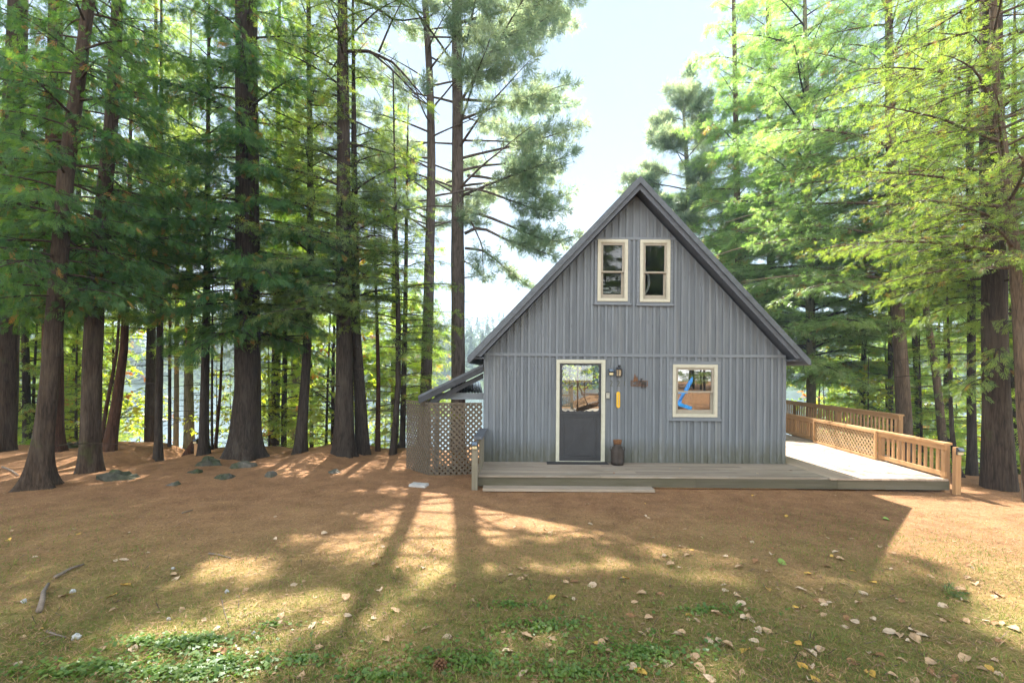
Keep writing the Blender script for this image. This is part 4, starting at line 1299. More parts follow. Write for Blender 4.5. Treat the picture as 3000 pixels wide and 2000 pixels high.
def dress(rs, pts, L, sp, acc, mb, dens=1.0, bare=0.0):
    """side twigs and sprays along a limb"""
    seg = np.linalg.norm(np.diff(pts, axis=0), axis=1); cum = np.concatenate([[0], np.cumsum(seg)]); tot = cum[-1]
    def at(t):
        s = t * tot; i = min(len(seg) - 1, int(np.searchsorted(cum, s, 'right') - 1)); f = (s - cum[i]) / max(seg[i], 1e-6)
        return pts[i] + (pts[i + 1] - pts[i]) * f, (pts[i + 1] - pts[i]) / max(seg[i], 1e-6)
    t = max(sp['t0'], bare); side = 1
    step = sp['ts'] / dens / tot
    Tc = dict(pos=[], ax=[], nr=[], sc=[], ti=[])
    while t < 1.0:
        p, d = at(min(t, .999))
        lat = np.array([d[1], -d[0], 0.0]); ln = np.linalg.norm(lat); lat = lat / ln if ln > 1e-4 else np.array([1., 0, 0])
        l = max(.22, sp['tl'] * tot * (1.08 - t) * rs.uniform(.65, 1.2)); l = min(l, 1.25)
        d2 = d * rs.uniform(.45, .8) + side * lat * rs.uniform(.6, .95) + np.array([0, 0, rs.uniform(-.22, .12)])
        d2 /= np.linalg.norm(d2)
        ns = max(1, int(l / sp['ps'] * dens + .5))
        if mb is not None and l > .35:
            mb.append((p, p + d2 * l + np.array([0, 0, -sp['droop'] * .12 * l]), .006 + .004 * l))
        for k_ in range(ns):
            f = (k_ + rs.uniform(.3, 1.0)) / ns
            q_ = p + d2 * l * f + rs.normal(0, .085 if sp['T'] == 'pine' else .04, 3) + np.array([0, 0, -sp['droop'] * .15 * l * f * f])
            a_ = d2 + rs.normal(0, .45, 3); a_[2] -= sp['droop'] * rs.uniform(.3, 1.2)
            Tc['pos'].append(q_); Tc['ax'].append(a_)
            nn = np.array([rs.normal(0, sp['flat']), rs.normal(0, sp['flat']), 1.0]); Tc['nr'].append(nn)
            Tc['sc'].append(rs.uniform(*sp['sc'])); Tc['ti'].append(rs.uniform(0, 1))
        side = -side; t += step * rs.uniform(.6, 1.4)
    # the tip
    for k_ in range(2):
        a_ = pts[-1] - pts[-2] + rs.normal(0, .1, 3); a_[2] -= sp['droop'] * .1
        Tc['pos'].append(pts[-1] + rs.normal(0, .04, 3)); Tc['ax'].append(a_); Tc['nr'].append(np.array([0.05, 0.05, 1.0])); Tc['sc'].append(sp['sc'][1]); Tc['ti'].append(rs.uniform(.4, 1))
    for k_ in Tc: acc[k_] += Tc[k_]

def trunk_mesh(mb, pts, rad, seed, flare=1.5, n=22, sub=True):
    """pts polyline; smooth, slightly fluted tube with root flare"""
    rs = np.random.RandomState(seed)
    pts = np.array(pts, float); rad = np.array(rad, float)
    seg = np.linalg.norm(np.diff(pts, axis=0), axis=1); cum = np.concatenate([[0], np.cumsum(seg)])
    m = max(8, int(min(cum[-1], 14) / .22))
    t = np.unique(np.concatenate([np.linspace(0, min(1.2, cum[-1] * .2), 8), np.linspace(0, cum[-1], m)]))
    cx = np.interp(t, cum, pts[:, 0]); cy = np.interp(t, cum, pts[:, 1]); cz = np.interp(t, cum, pts[:, 2]); rr = np.interp(t, cum, rad)
    lob = rs.randint(4, 7); ph = rs.uniform(0, 6.28, 6)
    o = len(mb.v)
    for i in range(len(t)):
        fl = math.exp(-t[i] / .32)
        for k_ in range(n):
            a = 2 * math.pi * k_ / n
            f = 1 + .05 * math.sin(3 * a + ph[0] + t[i] * .3) + .035 * math.sin(7 * a + ph[1] + t[i] * .7) + .03 * math.sin(5 * a + t[i] * 2.1 + ph[2])
            f += fl * (flare - 1) * (.75 + .55 * math.sin(lob * a + ph[3]) + .3 * math.sin((lob + 2) * a + ph[4]))
            r_ = rr[i] * f
            mb.v.append((cx[i] + r_ * math.cos(a), cy[i] + r_ * math.sin(a), cz[i])); mb.t.append(.5)
    for i in range(len(t) - 1):
        for k_ in range(n):
            k2 = (k_ + 1) % n
            mb.f.append((o + i * n + k_, o + i * n + k2, o + (i + 1) * n + k2, o + (i + 1) * n + k_))
    mb.f.append(tuple(o + (len(t) - 1) * n + k_ for k_ in range(n)))

def tree(name, label, path, Y, widths, species, top, z0, Lmax, nb, leaf, bk, seed, group=None, dens=1.0, taper=.9, zpow=.8, azbias=None, extra=(), carve_on=True,
         flare=1.5, dead=0.0, cat='tree', avoid=None, minL=.9, gbase=None, dY=0.0, lean_top=None, low_dead=0):
    """path: points of the trunk in the photograph, bottom first, all at depth Y (leaning dY away at the top); widths in the same units"""
    if species == 'cedar': nb = int(nb * 2.1)
    elif species == 'hemlock' and Lmax > 1.9: nb = int(nb * (1.9 if leaf == 'hemlock_dark' and Y < 13 else 1.25))
    rs = np.random.RandomState(seed)
    pts = []
    n = len(path)
    for i, (dx, dy) in enumerate(path):
        p = P(dx, dy, Y + dY * i / max(1, n - 1)); pts.append([p.x, p.y, p.z])
    gb = gzf(pts[0][0], pts[0][1]) if gbase is None else gbase
    pts[0][2] = gb - .12
    cf = 1 / math.sqrt(1 + ((path[0][0] - PPX) / FD) ** 2)      # a round trunk off the axis projects wider
    rad = [wd * Y / FD / 2 * cf for wd in widths]
    if pts[-1][2] < top:
        d = np.array(pts[-1]) - np.array(pts[-2]); d /= max(d[2], .2)
        k_ = top - pts[-1][2]
        pts.append([pts[-1][0] + d[0] * k_ * .5, pts[-1][1] + d[1] * k_ * .5, pts[-1][2] + k_ * .55]); rad.append(rad[-1] * .6)
        pts.append([pts[-2][0] + d[0] * k_ * .8, pts[-2][1] + d[1] * k_ * .8, top]); rad.append(.02)
    return plant(name, label, pts, rad, species, z0 , top, Lmax, nb, leaf, bk, rs, seed, group, dens, zpow, azbias, extra, carve_on, flare, cat, minL, low_dead, ssc=min(1.8, max(.72, Y / 12.0)))

def plant(name, label, pts, rad, species, z0, top, Lmax, nb, leaf, bk, rs, seed, group=None, dens=1.0, zpow=.8, azbias=None, extra=(), carve_on=True, flare=1.5, cat='tree', minL=.7, low_dead=0, loc=None, ssc=1.0):
    base = pts[0]
    root = thing(name, label, cat, (base[0], base[1], base[2] + .12) if loc is None else loc, group)
    tm = MB(); trunk_mesh(tm, pts, rad, seed, flare, 22 if rad[0] > .12 else 10)
    tm.build('trunk', BK[bk], root, True)
    sp = SP[species]
    pa = np.array(pts); zz = pa[:, 2]
    acc = dict(pos=[], ax=[], nr=[], sc=[], ti=[]); twigs = []
    lm = MB()
    az = rs.uniform(0, 6.28)
    for i in range(nb):
        f = ((i + rs.uniform(.1, .9)) / nb) ** 1.35
        z = z0 + (top - .3 - z0) * f
        x = np.interp(z, zz, pa[:, 0]); y = np.interp(z, zz, pa[:, 1]); r0 = np.interp(z, zz, rad)
        az += 2.4 + rs.uniform(-.5, .5)
        L = Lmax * max(.08, (1 - f)) ** zpow * rs.uniform(.65, 1.1)
        if f < .12: L *= .75 + 2 * f
        if azbias is not None:
            L *= azbias(az % 6.2832, z)
        L = max(minL * (1 - f * .7), L) 
        if L < .25: continue
        pt = limb(rs, (x, y, z), az, sp['e0'] + rs.uniform(-.15, .25) + .35 * f, sp['e1'] + rs.uniform(-.15, .2) + .4 * f, L)
        br = max(.008, min(.011 * L + .006, r0 * .45))
        a2 = dict(pos=[], ax=[], nr=[], sc=[], ti=[]); tw2 = []
        dress(rs, pt, L, sp, a2, tw2, dens)
        if carve_on:
            cut = carve(np.array(a2['pos']))
            if cut.mean() > .45: continue
            tw2 = [t_ for t_ in tw2 if not carve(np.array([(np.array(t_[0]) + np.array(t_[1])) / 2]))[0]] if cut.any() else tw2
        lm.tube([tuple(q_) for q_ in pt], [br * (1 - .85 * k_ / 7.0) for k_ in range(8)], 5, cap=False)
        twigs += tw2
        for k_ in acc: acc[k_] += a2[k_]
    for (epts, er, bare) in extra:
        ep = np.array([tuple(P(a, b, c)) for (a, b, c) in epts])
        # resample
        sg = np.linalg.norm(np.diff(ep, axis=0), axis=1); cu_ = np.concatenate([[0], np.cumsum(sg)])
        tt_ = np.linspace(0, cu_[-1], 9)
        ep = np.stack([np.interp(tt_, cu_, ep[:, k_]) for k_ in range(3)], -1)
        lm.tube([tuple(q_) for q_ in ep], [er * (1 - .8 * k_ / 8.0) for k_ in range(9)], 6, cap=False)
        if bare < 1: dress(rs, ep, cu_[-1], sp, acc, twigs, dens * 1.1, bare)
    for k_ in range(low_dead):                       # bare dead twigs on the lower trunk
        z = base[2] + .8 + rs.uniform(0, 1) * (z0 - base[2] + .5)
        x = np.interp(z, zz, pa[:, 0]); y = np.interp(z, zz, pa[:, 1])
        pt = limb(rs, (x, y, z), rs.uniform(0, 6.28), R(5), R(-20), rs.uniform(.4, 1.8), n=5)
        lm.tube([tuple(q_) for q_ in pt], [.012 * (1 - .85 * j / 5.0) for j in range(6)], 4, cap=False)
        for j in (2, 3, 4):
            d2 = rs.normal(0, 1, 3); d2 /= np.linalg.norm(d2)
            lm.tube([tuple(pt[j]), tuple(pt[j] + d2 * rs.uniform(.15, .5))], [.006, .002], 3, cap=False)
    for (a, b, r_) in twigs:
        lm.tube([tuple(a), tuple(b)], [r_, r_ * .4], 3, cap=False)
    if acc['pos']:
        pos, ax, nr = (np.array(acc[k_]) for k_ in ('pos', 'ax', 'nr'))
        sc, ti = np.array(acc['sc']) * ssc, np.array(acc['ti'])
        if carve_on:
            keep = ~carve(pos)
            pos, ax, nr, sc, ti = pos[keep], ax[keep], nr[keep], sc[keep], ti[keep]
        me_ = spray_mesh('crown', TM[sp['T']], pos, ax, nr, sc, ti, LF[leaf], lm, BK[bk if bk != 'pale' else 'dark'])
        link('crown', me_, root)
        global NSPR
        NSPR += len(pos) * len(TM[sp['T']][0][1])
    return root
NSPR = 0

def left_only(az, z):       # az 0 = +Y, grows towards +X
    return .55 if math.sin(az) > .55 else 1.0

# ---- the big trunks on the left
tree('cedar_tree', 'broad dark cedar with its trunk cut by the left edge of the photo', [(2, 1040), (24, 560), (42, 0)], 11.6, [72, 60, 50], 'cedar', 19, 3.4, 2.6, 46, 'cedar', 'cedar', 1, flare=1.35)
tree('cedar_tree', 'nearest cedar on the left with a wide flaring root', [(86, 1125), (112, 900), (133, 650), (150, 420), (172, 250), (205, 0)], 8.1, [56, 48, 46, 42, 37, 31], 'cedar', 15, 3.3, 2.3, 46, 'cedar', 'cedar', 2, flare=2.5, low_dead=4)
tree('cedar_tree', 'thick reddish cedar hidden behind the nearest flaring cedar', [(118, 1032), (121, 900), (124, 500), (128, 0)], 11.4, [62, 54, 44, 34], 'cedar', 17, 4.0, 2.4, 34, 'cedar', 'cedar_red', 3, flare=1.35)
tree('cedar_tree', 'straight grey brown cedar right of the flaring cedar', [(206, 1090), (210, 850), (222, 620), (255, 300), (272, 0)], 9.4, [52, 48, 42, 34, 30], 'cedar', 16, 3.5, 2.4, 46, 'cedar', 'cedar', 4, flare=1.5)
tree('cedar_tree', 'slim reddish cedar leaning right above the bank', [(248, 1036), (268, 920), (284, 800), (296, 560), (300, 300)], 11.6, [34, 26, 20, 14, 8], 'cedar', 11, 4.2, 2.0, 30, 'cedar', 'cedar_red', 5, flare=1.4, low_dead=6)
tree('sapling', 'thin dark sapling leaning beside the slim reddish cedar', [(229, 1032), (245, 930), (268, 810), (280, 640)], 12.0, [11, 10, 8, 5], 'hemlock', 6.5, 3.0, 1.2, 16, 'hemlock_dark', 'cedar_red', 6, cat='sapling', low_dead=6)
tree('hemlock_tree', 'slim dark trunk in the dip of the bank against the water', [(362, 1068), (366, 850), (369, 500), (370, 200)], 12.0, [20, 18, 13, 8], 'hemlock', 15, 3.2, 2.2, 40, 'hemlock_dark', 'dark', 7, low_dead=12)
tree('sapling', 'pole thin dark trunk right of the dip in the bank', [(389, 1066), (390, 850), (391, 600)], 13.0, [9, 8, 5], 'hemlock', 8, 2.4, 1.3, 20, 'hemlock_dark', 'dark', 8, cat='sapling', low_dead=8)
tree('pale_tree', 'pale lichen covered trunk standing low against the bright lake', [(404, 1085), (406, 850), (408, 500)], 15.0, [14, 12, 8], 'hemlock', 11, 2.8, 1.8, 30, 'young', 'pale', 9, low_dead=8)
tree('pale_tree', 'thicker mossy pale trunk behind the broken stump', [(434, 1080), (434, 850), (436, 500)], 14.2, [26, 21, 13], 'hemlock', 13, 2.6, 2.0, 36, 'hemlock_dark', 'pale', 10, low_dead=10)
tree('hemlock_tree', 'smooth dark trunk close left of the biggest cedar', [(467, 1047), (470, 900), (475, 650), (478, 300)], 11.8, [26, 21, 17, 10], 'hemlock', 14, 3.3, 2.3, 44, 'hemlock_dark', 'dark', 12, low_dead=8)
tree('sapling', 'first thin sapling between dark trunk and biggest cedar', [(487, 1052), (487, 900), (488, 700)], 12.6, [7, 6, 4], 'hemlock', 6, 2.0, 1.1, 16, 'young', 'dark', 13, cat='sapling', low_dead=6)
tree('sapling', 'leaning thin sapling almost touching the biggest cedar', [(494, 1052), (506, 900), (512, 740)], 12.8, [9, 7, 5], 'hemlock', 6, 2.2, 1.2, 16, 'young', 'cedar_red', 14, cat='sapling', low_dead=6)
tree('cedar_tree', 'biggest cedar with a deeply furrowed grey trunk', [(560, 1044), (567, 900), (568, 500), (566, 0)], 11.4, [78, 62, 56, 50], 'cedar', 21, 2.9, 3.2, 70, 'cedar', 'dark', 15, flare=1.55)
tree('hemlock_tree', 'slender dark trunk flaring at its foot right of the biggest cedar', [(689, 1042), (703, 850), (714, 600), (712, 300), (708, 0)], 12.0, [28, 21, 17, 13, 9], 'hemlock', 16, 2.9, 2.6, 50, 'hemlock_dark', 'dark', 16, flare=1.6, low_dead=8)
tree('pale_tree', 'faint mossy trunk down the bank between the dark trunks', [(680, 1080), (680, 850), (683, 500)], 17.0, [26, 22, 14], 'hemlock', 12, 3.5, 2.0, 30, 'young', 'pale', 17, low_dead=6)
tree('hemlock_tree', 'tall straight hemlock standing on a needle mound', [(790, 1034), (790, 800), (790, 400), (787, 0)], 11.5, [48, 37, 32, 22], 'hemlock', 22, 3.4, 3.0, 70, 'hemlock_dark', 'dark', 18, flare=1.5,
     extra=[([(788, 118, 11.5), (850, 118, 11.3), (905, 145, 11.2), (985, 235, 11.0)], .05, .35), ([(850, 118, 11.3), (900, 160, 11.2), (960, 220, 11.1), (1010, 265, 11.0)], .03, .4), ([(870, 120, 11.3), (895, 60, 11.3), (925, 0, 11.3), (930, -60, 11.3)], .03, 1.0),
            ([(790, -10, 11.5), (860, 15, 11.3), (910, 50, 11.2), (980, 40, 11.0)], .05, .4)], low_dead=4)
tree('hemlock_tree', 'dark hemlock leaning close behind the tall straight hemlock', [(834, 1046), (827, 900), (818, 750), (814, 400), (812, 200)], 12.0, [34, 27, 20, 14, 9], 'hemlock', 13, 3.6, 2.3, 40, 'hemlock_dark', 'dark', 19, flare=1.3, low_dead=6)
tree('sapling', 'thin reddish sapling in front of the yellow undergrowth', [(868, 1047), (869, 860), (863, 650)], 12.6, [12, 10, 6], 'hemlock', 7.5, 2.6, 1.3, 20, 'young', 'cedar_red', 20, cat='sapling', low_dead=8)
tree('hemlock_tree', 'thin dark curved hemlock left of the lattice screen', [(902, 1047), (915, 880), (914, 700), (908, 450)], 12.0, [15, 13, 11, 6], 'hemlock', 10, 2.6, 2.0, 40, 'hemlock_dark', 'dark', 21, low_dead=6)
tree('hemlock_tree', 'bright yellow green hemlock between the tall straight hemlock and the two pines', [(905, 1060), (906, 700), (906, 400), (905, 260)], 17.0, [16, 13, 9, 4], 'hemlock', 12.4, .8, 2.6, 90, 'young', 'dark', 43, minL=1.0, zpow=.7)
PX = [lambda a, z: 1.0]
def pine_bias(az, z):
    s = math.sin(az)
    if z > 12.8 and s > -.1: return 1.75
    return (1.02 if s > .3 else .8) * (1.0 if z > 6 else .7)
tree('pine_tree', 'left one of the two tall pines behind the lean to', [(974, 1060), (980, 850), (986, 620), (991, 380), (987, 180), (976, 0)], 14.0, [30, 26, 23, 19, 16, 14], 'pine', 24, 6.4, 3.8, 96, 'pine', 'pine', 22, azbias=lambda a, z: .85, minL=1.0)
def L3(pp, Y): return [((1300 + a / 3.015) * .784, (480 + b / 3.015) * .784, Y - .5 * i / len(pp)) for i, (a, b) in enumerate(pp)]
tree('pine_tree', 'right one of the two tall pines with long limbs reaching over the cabin', [(1052, 1060), (1051, 600), (1051, 300), (1049, 0)], 14.5, [33, 30, 25, 21], 'pine', 26, 7.6, 4.7, 106, 'pine', 'pine', 23, azbias=pine_bias, minL=1.4,
     extra=[(L3([(190, 425), (350, 450), (520, 520), (700, 600), (960, 700), (1150, 640)], 14.5), .055, .38), (L3([(185, 615), (280, 570), (400, 585), (520, 660), (760, 740), (960, 810)], 14.3), .055, .42),
            (L3([(190, 745), (340, 760), (480, 860), (580, 960), (740, 1070)], 14.3), .045, .5), (L3([(190, 440), (250, 520), (340, 720), (350, 960)], 14.2), .035, .55),
            (L3([(180, 860), (270, 910), (315, 965)], 14.2), .025, .8), (L3([(185, 1005), (310, 990)], 14.2), .025, .7), (L3([(190, 1215), (270, 1215)], 14.2), .015, 1.0),
            (L3([(210, 105), (400, 120), (650, 200), (900, 330), (1130, 260)], 14.5), .05, .4), (L3([(190, 220), (330, 225), (470, 280), (800, 400), (1050, 420)], 14.2), .045, .4)])

# ---- right of the cabin
def to_left(az, z):
    s = math.sin(az)
    if math.cos(az) < -.35 and z < 9.5: return .4
    return 1.15 if s < -.2 else .8
tree('hemlock_tree', 'sunlit grey brown hemlock rising behind the end of the ramp railing', [(2090, 1015), (2074, 900), (2057, 640), (2049, 450), (2044, 250), (2040, 0)], 12.6, [44, 36, 31, 28, 23, 18], 'hemlock', 15.5, 4.6, 4.8, 66, 'hemlock', 'hemlock', 31, azbias=to_left, flare=1.3, low_dead=6, minL=.6)
tree('hemlock_tree', 'bright crowned hemlock whose trunk hides in its own foliage right of the roof', [(1866, 930), (1862, 800), (1858, 500), (1850, 100)], 15.5, [24, 22, 18, 12], 'hemlock', 17, 2.0, 4.6, 88, 'hemlock', 'pale', 32, minL=1.5, zpow=.5)
tree('hemlock_tree', 'feathery hemlock reaching the top of the photo beside the open sky', [(1775, 930), (1772, 700), (1768, 400), (1765, 0)], 18.5, [22, 20, 16, 11], 'hemlock', 19, 3.4, 4.2, 64, 'hemlock', 'hemlock', 33, minL=1.5, zpow=.5)
tree('hemlock_tree', 'bright hemlock closest to the cabin roof on its right side', [(1705, 930), (1700, 700), (1692, 400), (1685, 0)], 19.5, [20, 18, 14, 9], 'hemlock', 19, 3.0, 3.3, 56, 'hemlock', 'hemlock', 44, minL=1.2, zpow=.45)
tree('pine_tree', 'far pine with a pointed top and flat limbs behind the cabin roof', [(1600, 900), (1592, 600), (1575, 330), (1566, 200)], 23.0, [17, 14, 9, 4], 'pine', 16.9, 5.0, 4.6, 66, 'pine', 'pine', 34, azbias=lambda a, z: 1.1 if math.sin(a) < 0 else .9, minL=1.0, dens=1.2, zpow=.6)
tree('hemlock_tree', 'thin dark hemlock right of the sunlit trunk', [(2120, 1020), (2102, 800), (2096, 700), (2092, 400), (2090, 200)], 14.0, [17, 14, 12, 9, 6], 'hemlock', 13, 3.8, 2.2, 36, 'hemlock_dark', 'dark', 35, low_dead=10)
tree('hemlock_tree', 'slim brown hemlock leaning left behind the deck corner', [(2180, 1015), (2149, 850), (2128, 720), (2118, 500), (2111, 250)], 12.6, [25, 20, 17, 13, 8], 'hemlock', 12.5, 4.2, 2.2, 40, 'hemlock_dark', 'hemlock', 36, low_dead=12)
tree('hemlock_tree', 'straight dark hemlock left of the massive black trunk', [(2232, 1117), (2230, 900), (2231, 700), (2228, 400), (2226, 100)], 9.6, [26, 22, 21, 19, 14], 'hemlock', 14, 3.8, 2.4, 44, 'hemlock_dark', 'dark', 37, low_dead=12)
tree('hemlock_tree', 'short dark trunk leaning left at the foot of the deck corner post', [(2212, 1118), (2194, 1060), (2186, 980), (2180, 820)], 9.4, [20, 15, 12, 7], 'hemlock', 5.5, 3.0, 1.2, 16, 'hemlock_dark', 'dark', 38, low_dead=8)
tree('cedar_tree', 'massive black trunk with deep furrows near the right edge', [(2297, 1121), (2288, 900), (2285, 700), (2279, 300), (2275, 0)], 8.5, [88, 68, 64, 60, 54], 'cedar', 17, 1.9, 2.0, 34, 'hemlock_dark', 'cedar', 39, flare=1.15, azbias=lambda a, z: .7 if z < 3.0 else 1.0)
tree('hemlock_tree', 'warm brown trunk leaning in from the right edge of the photo', [(2372, 1180), (2352, 950), (2339, 700), (2322, 500), (2302, 330), (2288, 200), (2281, 0)], 7.6, [44, 38, 34, 31, 27, 24, 20], 'hemlock', 14, 3.9, 3.2, 50, 'hemlock_dark', 'hemlock', 40, azbias=lambda a, z: 1.15 if math.sin(a) < -.1 else .8)

tree('hemlock_tree', 'bright hemlock deep in the wood behind the slim leaning trunk', [(2180, 980), (2178, 800), (2172, 500), (2165, 100)], 18.0, [24, 21, 17, 11], 'hemlock', 19, 3.0, 3.6, 70, 'hemlock', 'dark', 42, minL=1.3, zpow=.6)

# ---- understorey on the bank: three young hemlocks and two broadleaf saplings, copied about
def sprout(name, label, species, H, z0, Lmax, nb, leaf, bk, seed, group, rad, cat='tree', dens=1.0):
    rs = np.random.RandomState(seed)
    pts = [[0, 0, -.12], [.06 * H * .1, .0, H * .4], [.1, .05, H * .8], [.12, .05, H]]
    return plant(name, label, pts, [rad, rad * .75, rad * .4, .01], species, z0, H, Lmax, nb, leaf, bk, rs, seed, group, dens, .75, None, (), False, 1.3, cat, .5, 4, loc=(0, 0, 0), ssc=1.0 if H < 12 else 1.45)
def copy_tree(o, parent=None):
    c = o.copy(); C.objects.link(c)
    if parent is not None: c.parent = parent
    for ch_ in list(o.children): copy_tree(ch_, c)
    return c
GY = 'young hemlocks on the bank'; GB = 'broadleaf saplings on the bank'
protos = [
    sprout('young_hemlock', 'slender young hemlock growing on the bank above the lake', 'hemlock', 8.5, .6, 2.0, 46, 'young', 'dark', 51, GY, .07),
    sprout('young_hemlock', 'slender young hemlock growing on the bank above the lake', 'hemlock', 6.0, .35, 1.6, 38, 'young', 'dark', 52, GY, .05),
    sprout('young_hemlock', 'slender young hemlock growing on the bank above the lake', 'hemlock', 11.5, 1.2, 2.3, 54, 'young', 'dark', 53, GY, .10),
    sprout('broadleaf_sapling', 'leafy yellow green sapling growing on the bank above the lake', 'broad', 5.0, .7, 1.7, 26, 'broad', 'dark', 54, GB, .04),
    sprout('broadleaf_sapling', 'leafy yellow green sapling growing on the bank above the lake', 'broad', 7.0, 1.0, 2.1, 34, 'broad', 'dark', 55, GB, .06),
]
GT = 'tall hemlocks farther back in the wood'
protos.append(sprout('tall_hemlock', 'tall dark hemlock farther back in the wood', 'hemlock', 19, 5.2, 3.0, 80, 'hemlock_dark', 'dark', 56, GT, .17))
protos.append(sprout('tall_hemlock', 'tall dark hemlock farther back in the wood', 'hemlock', 16, 4.0, 2.6, 54, 'young', 'dark', 57, GT, .14))
used = [False] * 7
def put(k_, x, y, sc=1.0, rz=None, lab=None):
    o = protos[k_]
    if used[k_]: o = copy_tree(protos[k_])
    used[k_] = True
    if lab: o['label'] = lab
    else: o['label'] = protos[k_]['label'] if protos[k_].get('label') else ''
    z = gzf(x, y)
    o.location = (x, y, z); o.rotation_euler = (0, 0, rnd.uniform(0, 6.28) if rz is None else rz)
    s_ = sc * rnd.uniform(.85, 1.15)
    o.scale = (s_, s_, s_)
    return o
# left bank: between the trunks and the water
lb_ = random.Random(21)
LABL = {0: 'slender young hemlock on the left bank between the big trunks and the lake', 3: 'leafy yellow green sapling on the left bank between the trunks and the lake'}
for i in range(62):
    y = lb_.uniform(13.4, 22.5); dx = lb_.uniform(-250, 1010)
    x = (dx - PPX) / FD * y
    k_ = lb_.choice([0, 1, 1, 2, 3, 3, 4])
    if 330 < dx < 520 and i % 2: continue
    if 930 < dx: continue
    put(k_, x, y, .9 if not (330 < dx < 500) else .6, lab=LABL[0] if k_ < 3 else LABL[3])
LABR = {0: 'slender young hemlock in the wood right of the cabin', 3: 'leafy yellow green sapling in the wood right of the cabin'}
for i in range(46):
    y = lb_.uniform(12.5, 30); dx = lb_.uniform(1830, 2560)
    x = (dx - PPX) / FD * y
    if x < urail_x(min(19, max(11, y))) + .7: continue
    k_ = lb_.choice([0, 1, 1, 2, 2, 3, 4])
    put(k_, x, y, 1.0, lab=LABR[0] if k_ < 3 else LABR[3])
for (x, y, k_) in [(10.5, 13.4, 3), (11.2, 14.6, 1), (10.9, 16.0, 3), (11.9, 13.2, 1), (12.6, 15.2, 4)]:
    put(k_, x, y, .8, lab=LABR[0] if k_ < 3 else LABR[3])
for o in protos[:]:
    pass
for (dx, y, k_) in [(-330, 15, 5), (-160, 17, 6), (-20, 15.5, 6), (170, 15.5, 6), (345, 15.5, 6), (630, 15.5, 6), (-420, 12, 5), (-560, 9, 5)]:
    put(k_, (dx - PPX) / FD * y, y, 1.0, lab='tall dark hemlock behind the big trunks on the left bank' if k_ == 5 else 'tall bright hemlock behind the big trunks on the left bank')
for (dx, y, k_) in [(2330, 14, 5), (2520, 12, 6)]:
    put(k_, (dx - PPX) / FD * y, y, 1.0, lab='tall dark hemlock farther back in the wood right of the cabin' if k_ == 5 else 'tall bright hemlock farther back in the wood right of the cabin')
hz_ = MB(); hz_.box(-2600, 2600, -62, 1200, -8, 140)
hm = bpy.data.materials.new('thin_haze'); hm.use_nodes = True; hm.node_tree.nodes.clear()
ho = N(hm.node_tree, 'ShaderNodeOutputMaterial'); hv = N(hm.node_tree, 'ShaderNodeVolumePrincipled')
hv.inputs['Color'].default_value = (0.62, 0.80, 1.0, 1); hv.inputs['Density'].default_value = 0.0012; hv.inputs['Anisotropy'].default_value = 0.0
hm.node_tree.links.new(hv.outputs[0], ho.inputs['Volume'])
tag(hz_.build('haze', hm), 'thin pale haze over the lake and hills', kind='stuff')
# ---- the far shore, one wood, and the hill behind it
def far_wood(name, n, yr, xr, hr, seed, mat, tcount):
    rs = np.random.RandomState(seed)
    V, T_ = [], []
    for i in range(n):
        y = rs.uniform(*yr); x = rs.uniform(*xr) * y / yr[0]; h = rs.uniform(*hr); z = gzf(x, y)
        k_ = tcount
        u = rs.uniform(0, 1, k_) ** .8
        conic = rs.rand() < .6
        rr = h * (.16 if conic else .24) * ((1 - u) ** .9 if conic else np.sqrt(np.clip(1 - (2 * u - 1) ** 2, 0, 1))) * np.sqrt(rs.uniform(.3, 1, k_))
        a = rs.uniform(0, 6.28, k_)
        c = np.stack([x + rr * np.cos(a), y + rr * np.sin(a), z + h * (.1 + .9 * u)], -1)
        s_ = h * rs.uniform(.035, .075, k_)
        d1 = rs.normal(0, 1, (k_, 3)); d1 /= np.linalg.norm(d1, axis=1, keepdims=True)
        d2 = np.cross(d1, rs.normal(0, 1, (k_, 3))); d2 /= np.linalg.norm(d2, axis=1, keepdims=True)
        quad = np.stack([c - d1 * s_[:, None], c - d2 * s_[:, None] * .6, c + d1 * s_[:, None], c + d2 * s_[:, None] * .6], 1)
        V.append(quad.reshape(-1, 3)); T_.append(np.full(k_ * 4, rs.rand()))
    V = np.concatenate(V); T_ = np.concatenate(T_)
    o = link(name, npmesh(name, V, np.arange(len(V)).reshape(-1, 4), mat, T_))
    return tag(o, 'dense wood along the far shore of the lake', 'forest', kind='stuff')
far_wood('far_shore_forest', 420, (153, 200), (-190, 150), (9, 17), 61, LF['far'], 140)
far_wood('hill_forest', 700, (205, 420), (-300, 260), (12, 20), 62, LF['far'], 60)['label'] = 'hazy wood covering the hills behind the far shore'

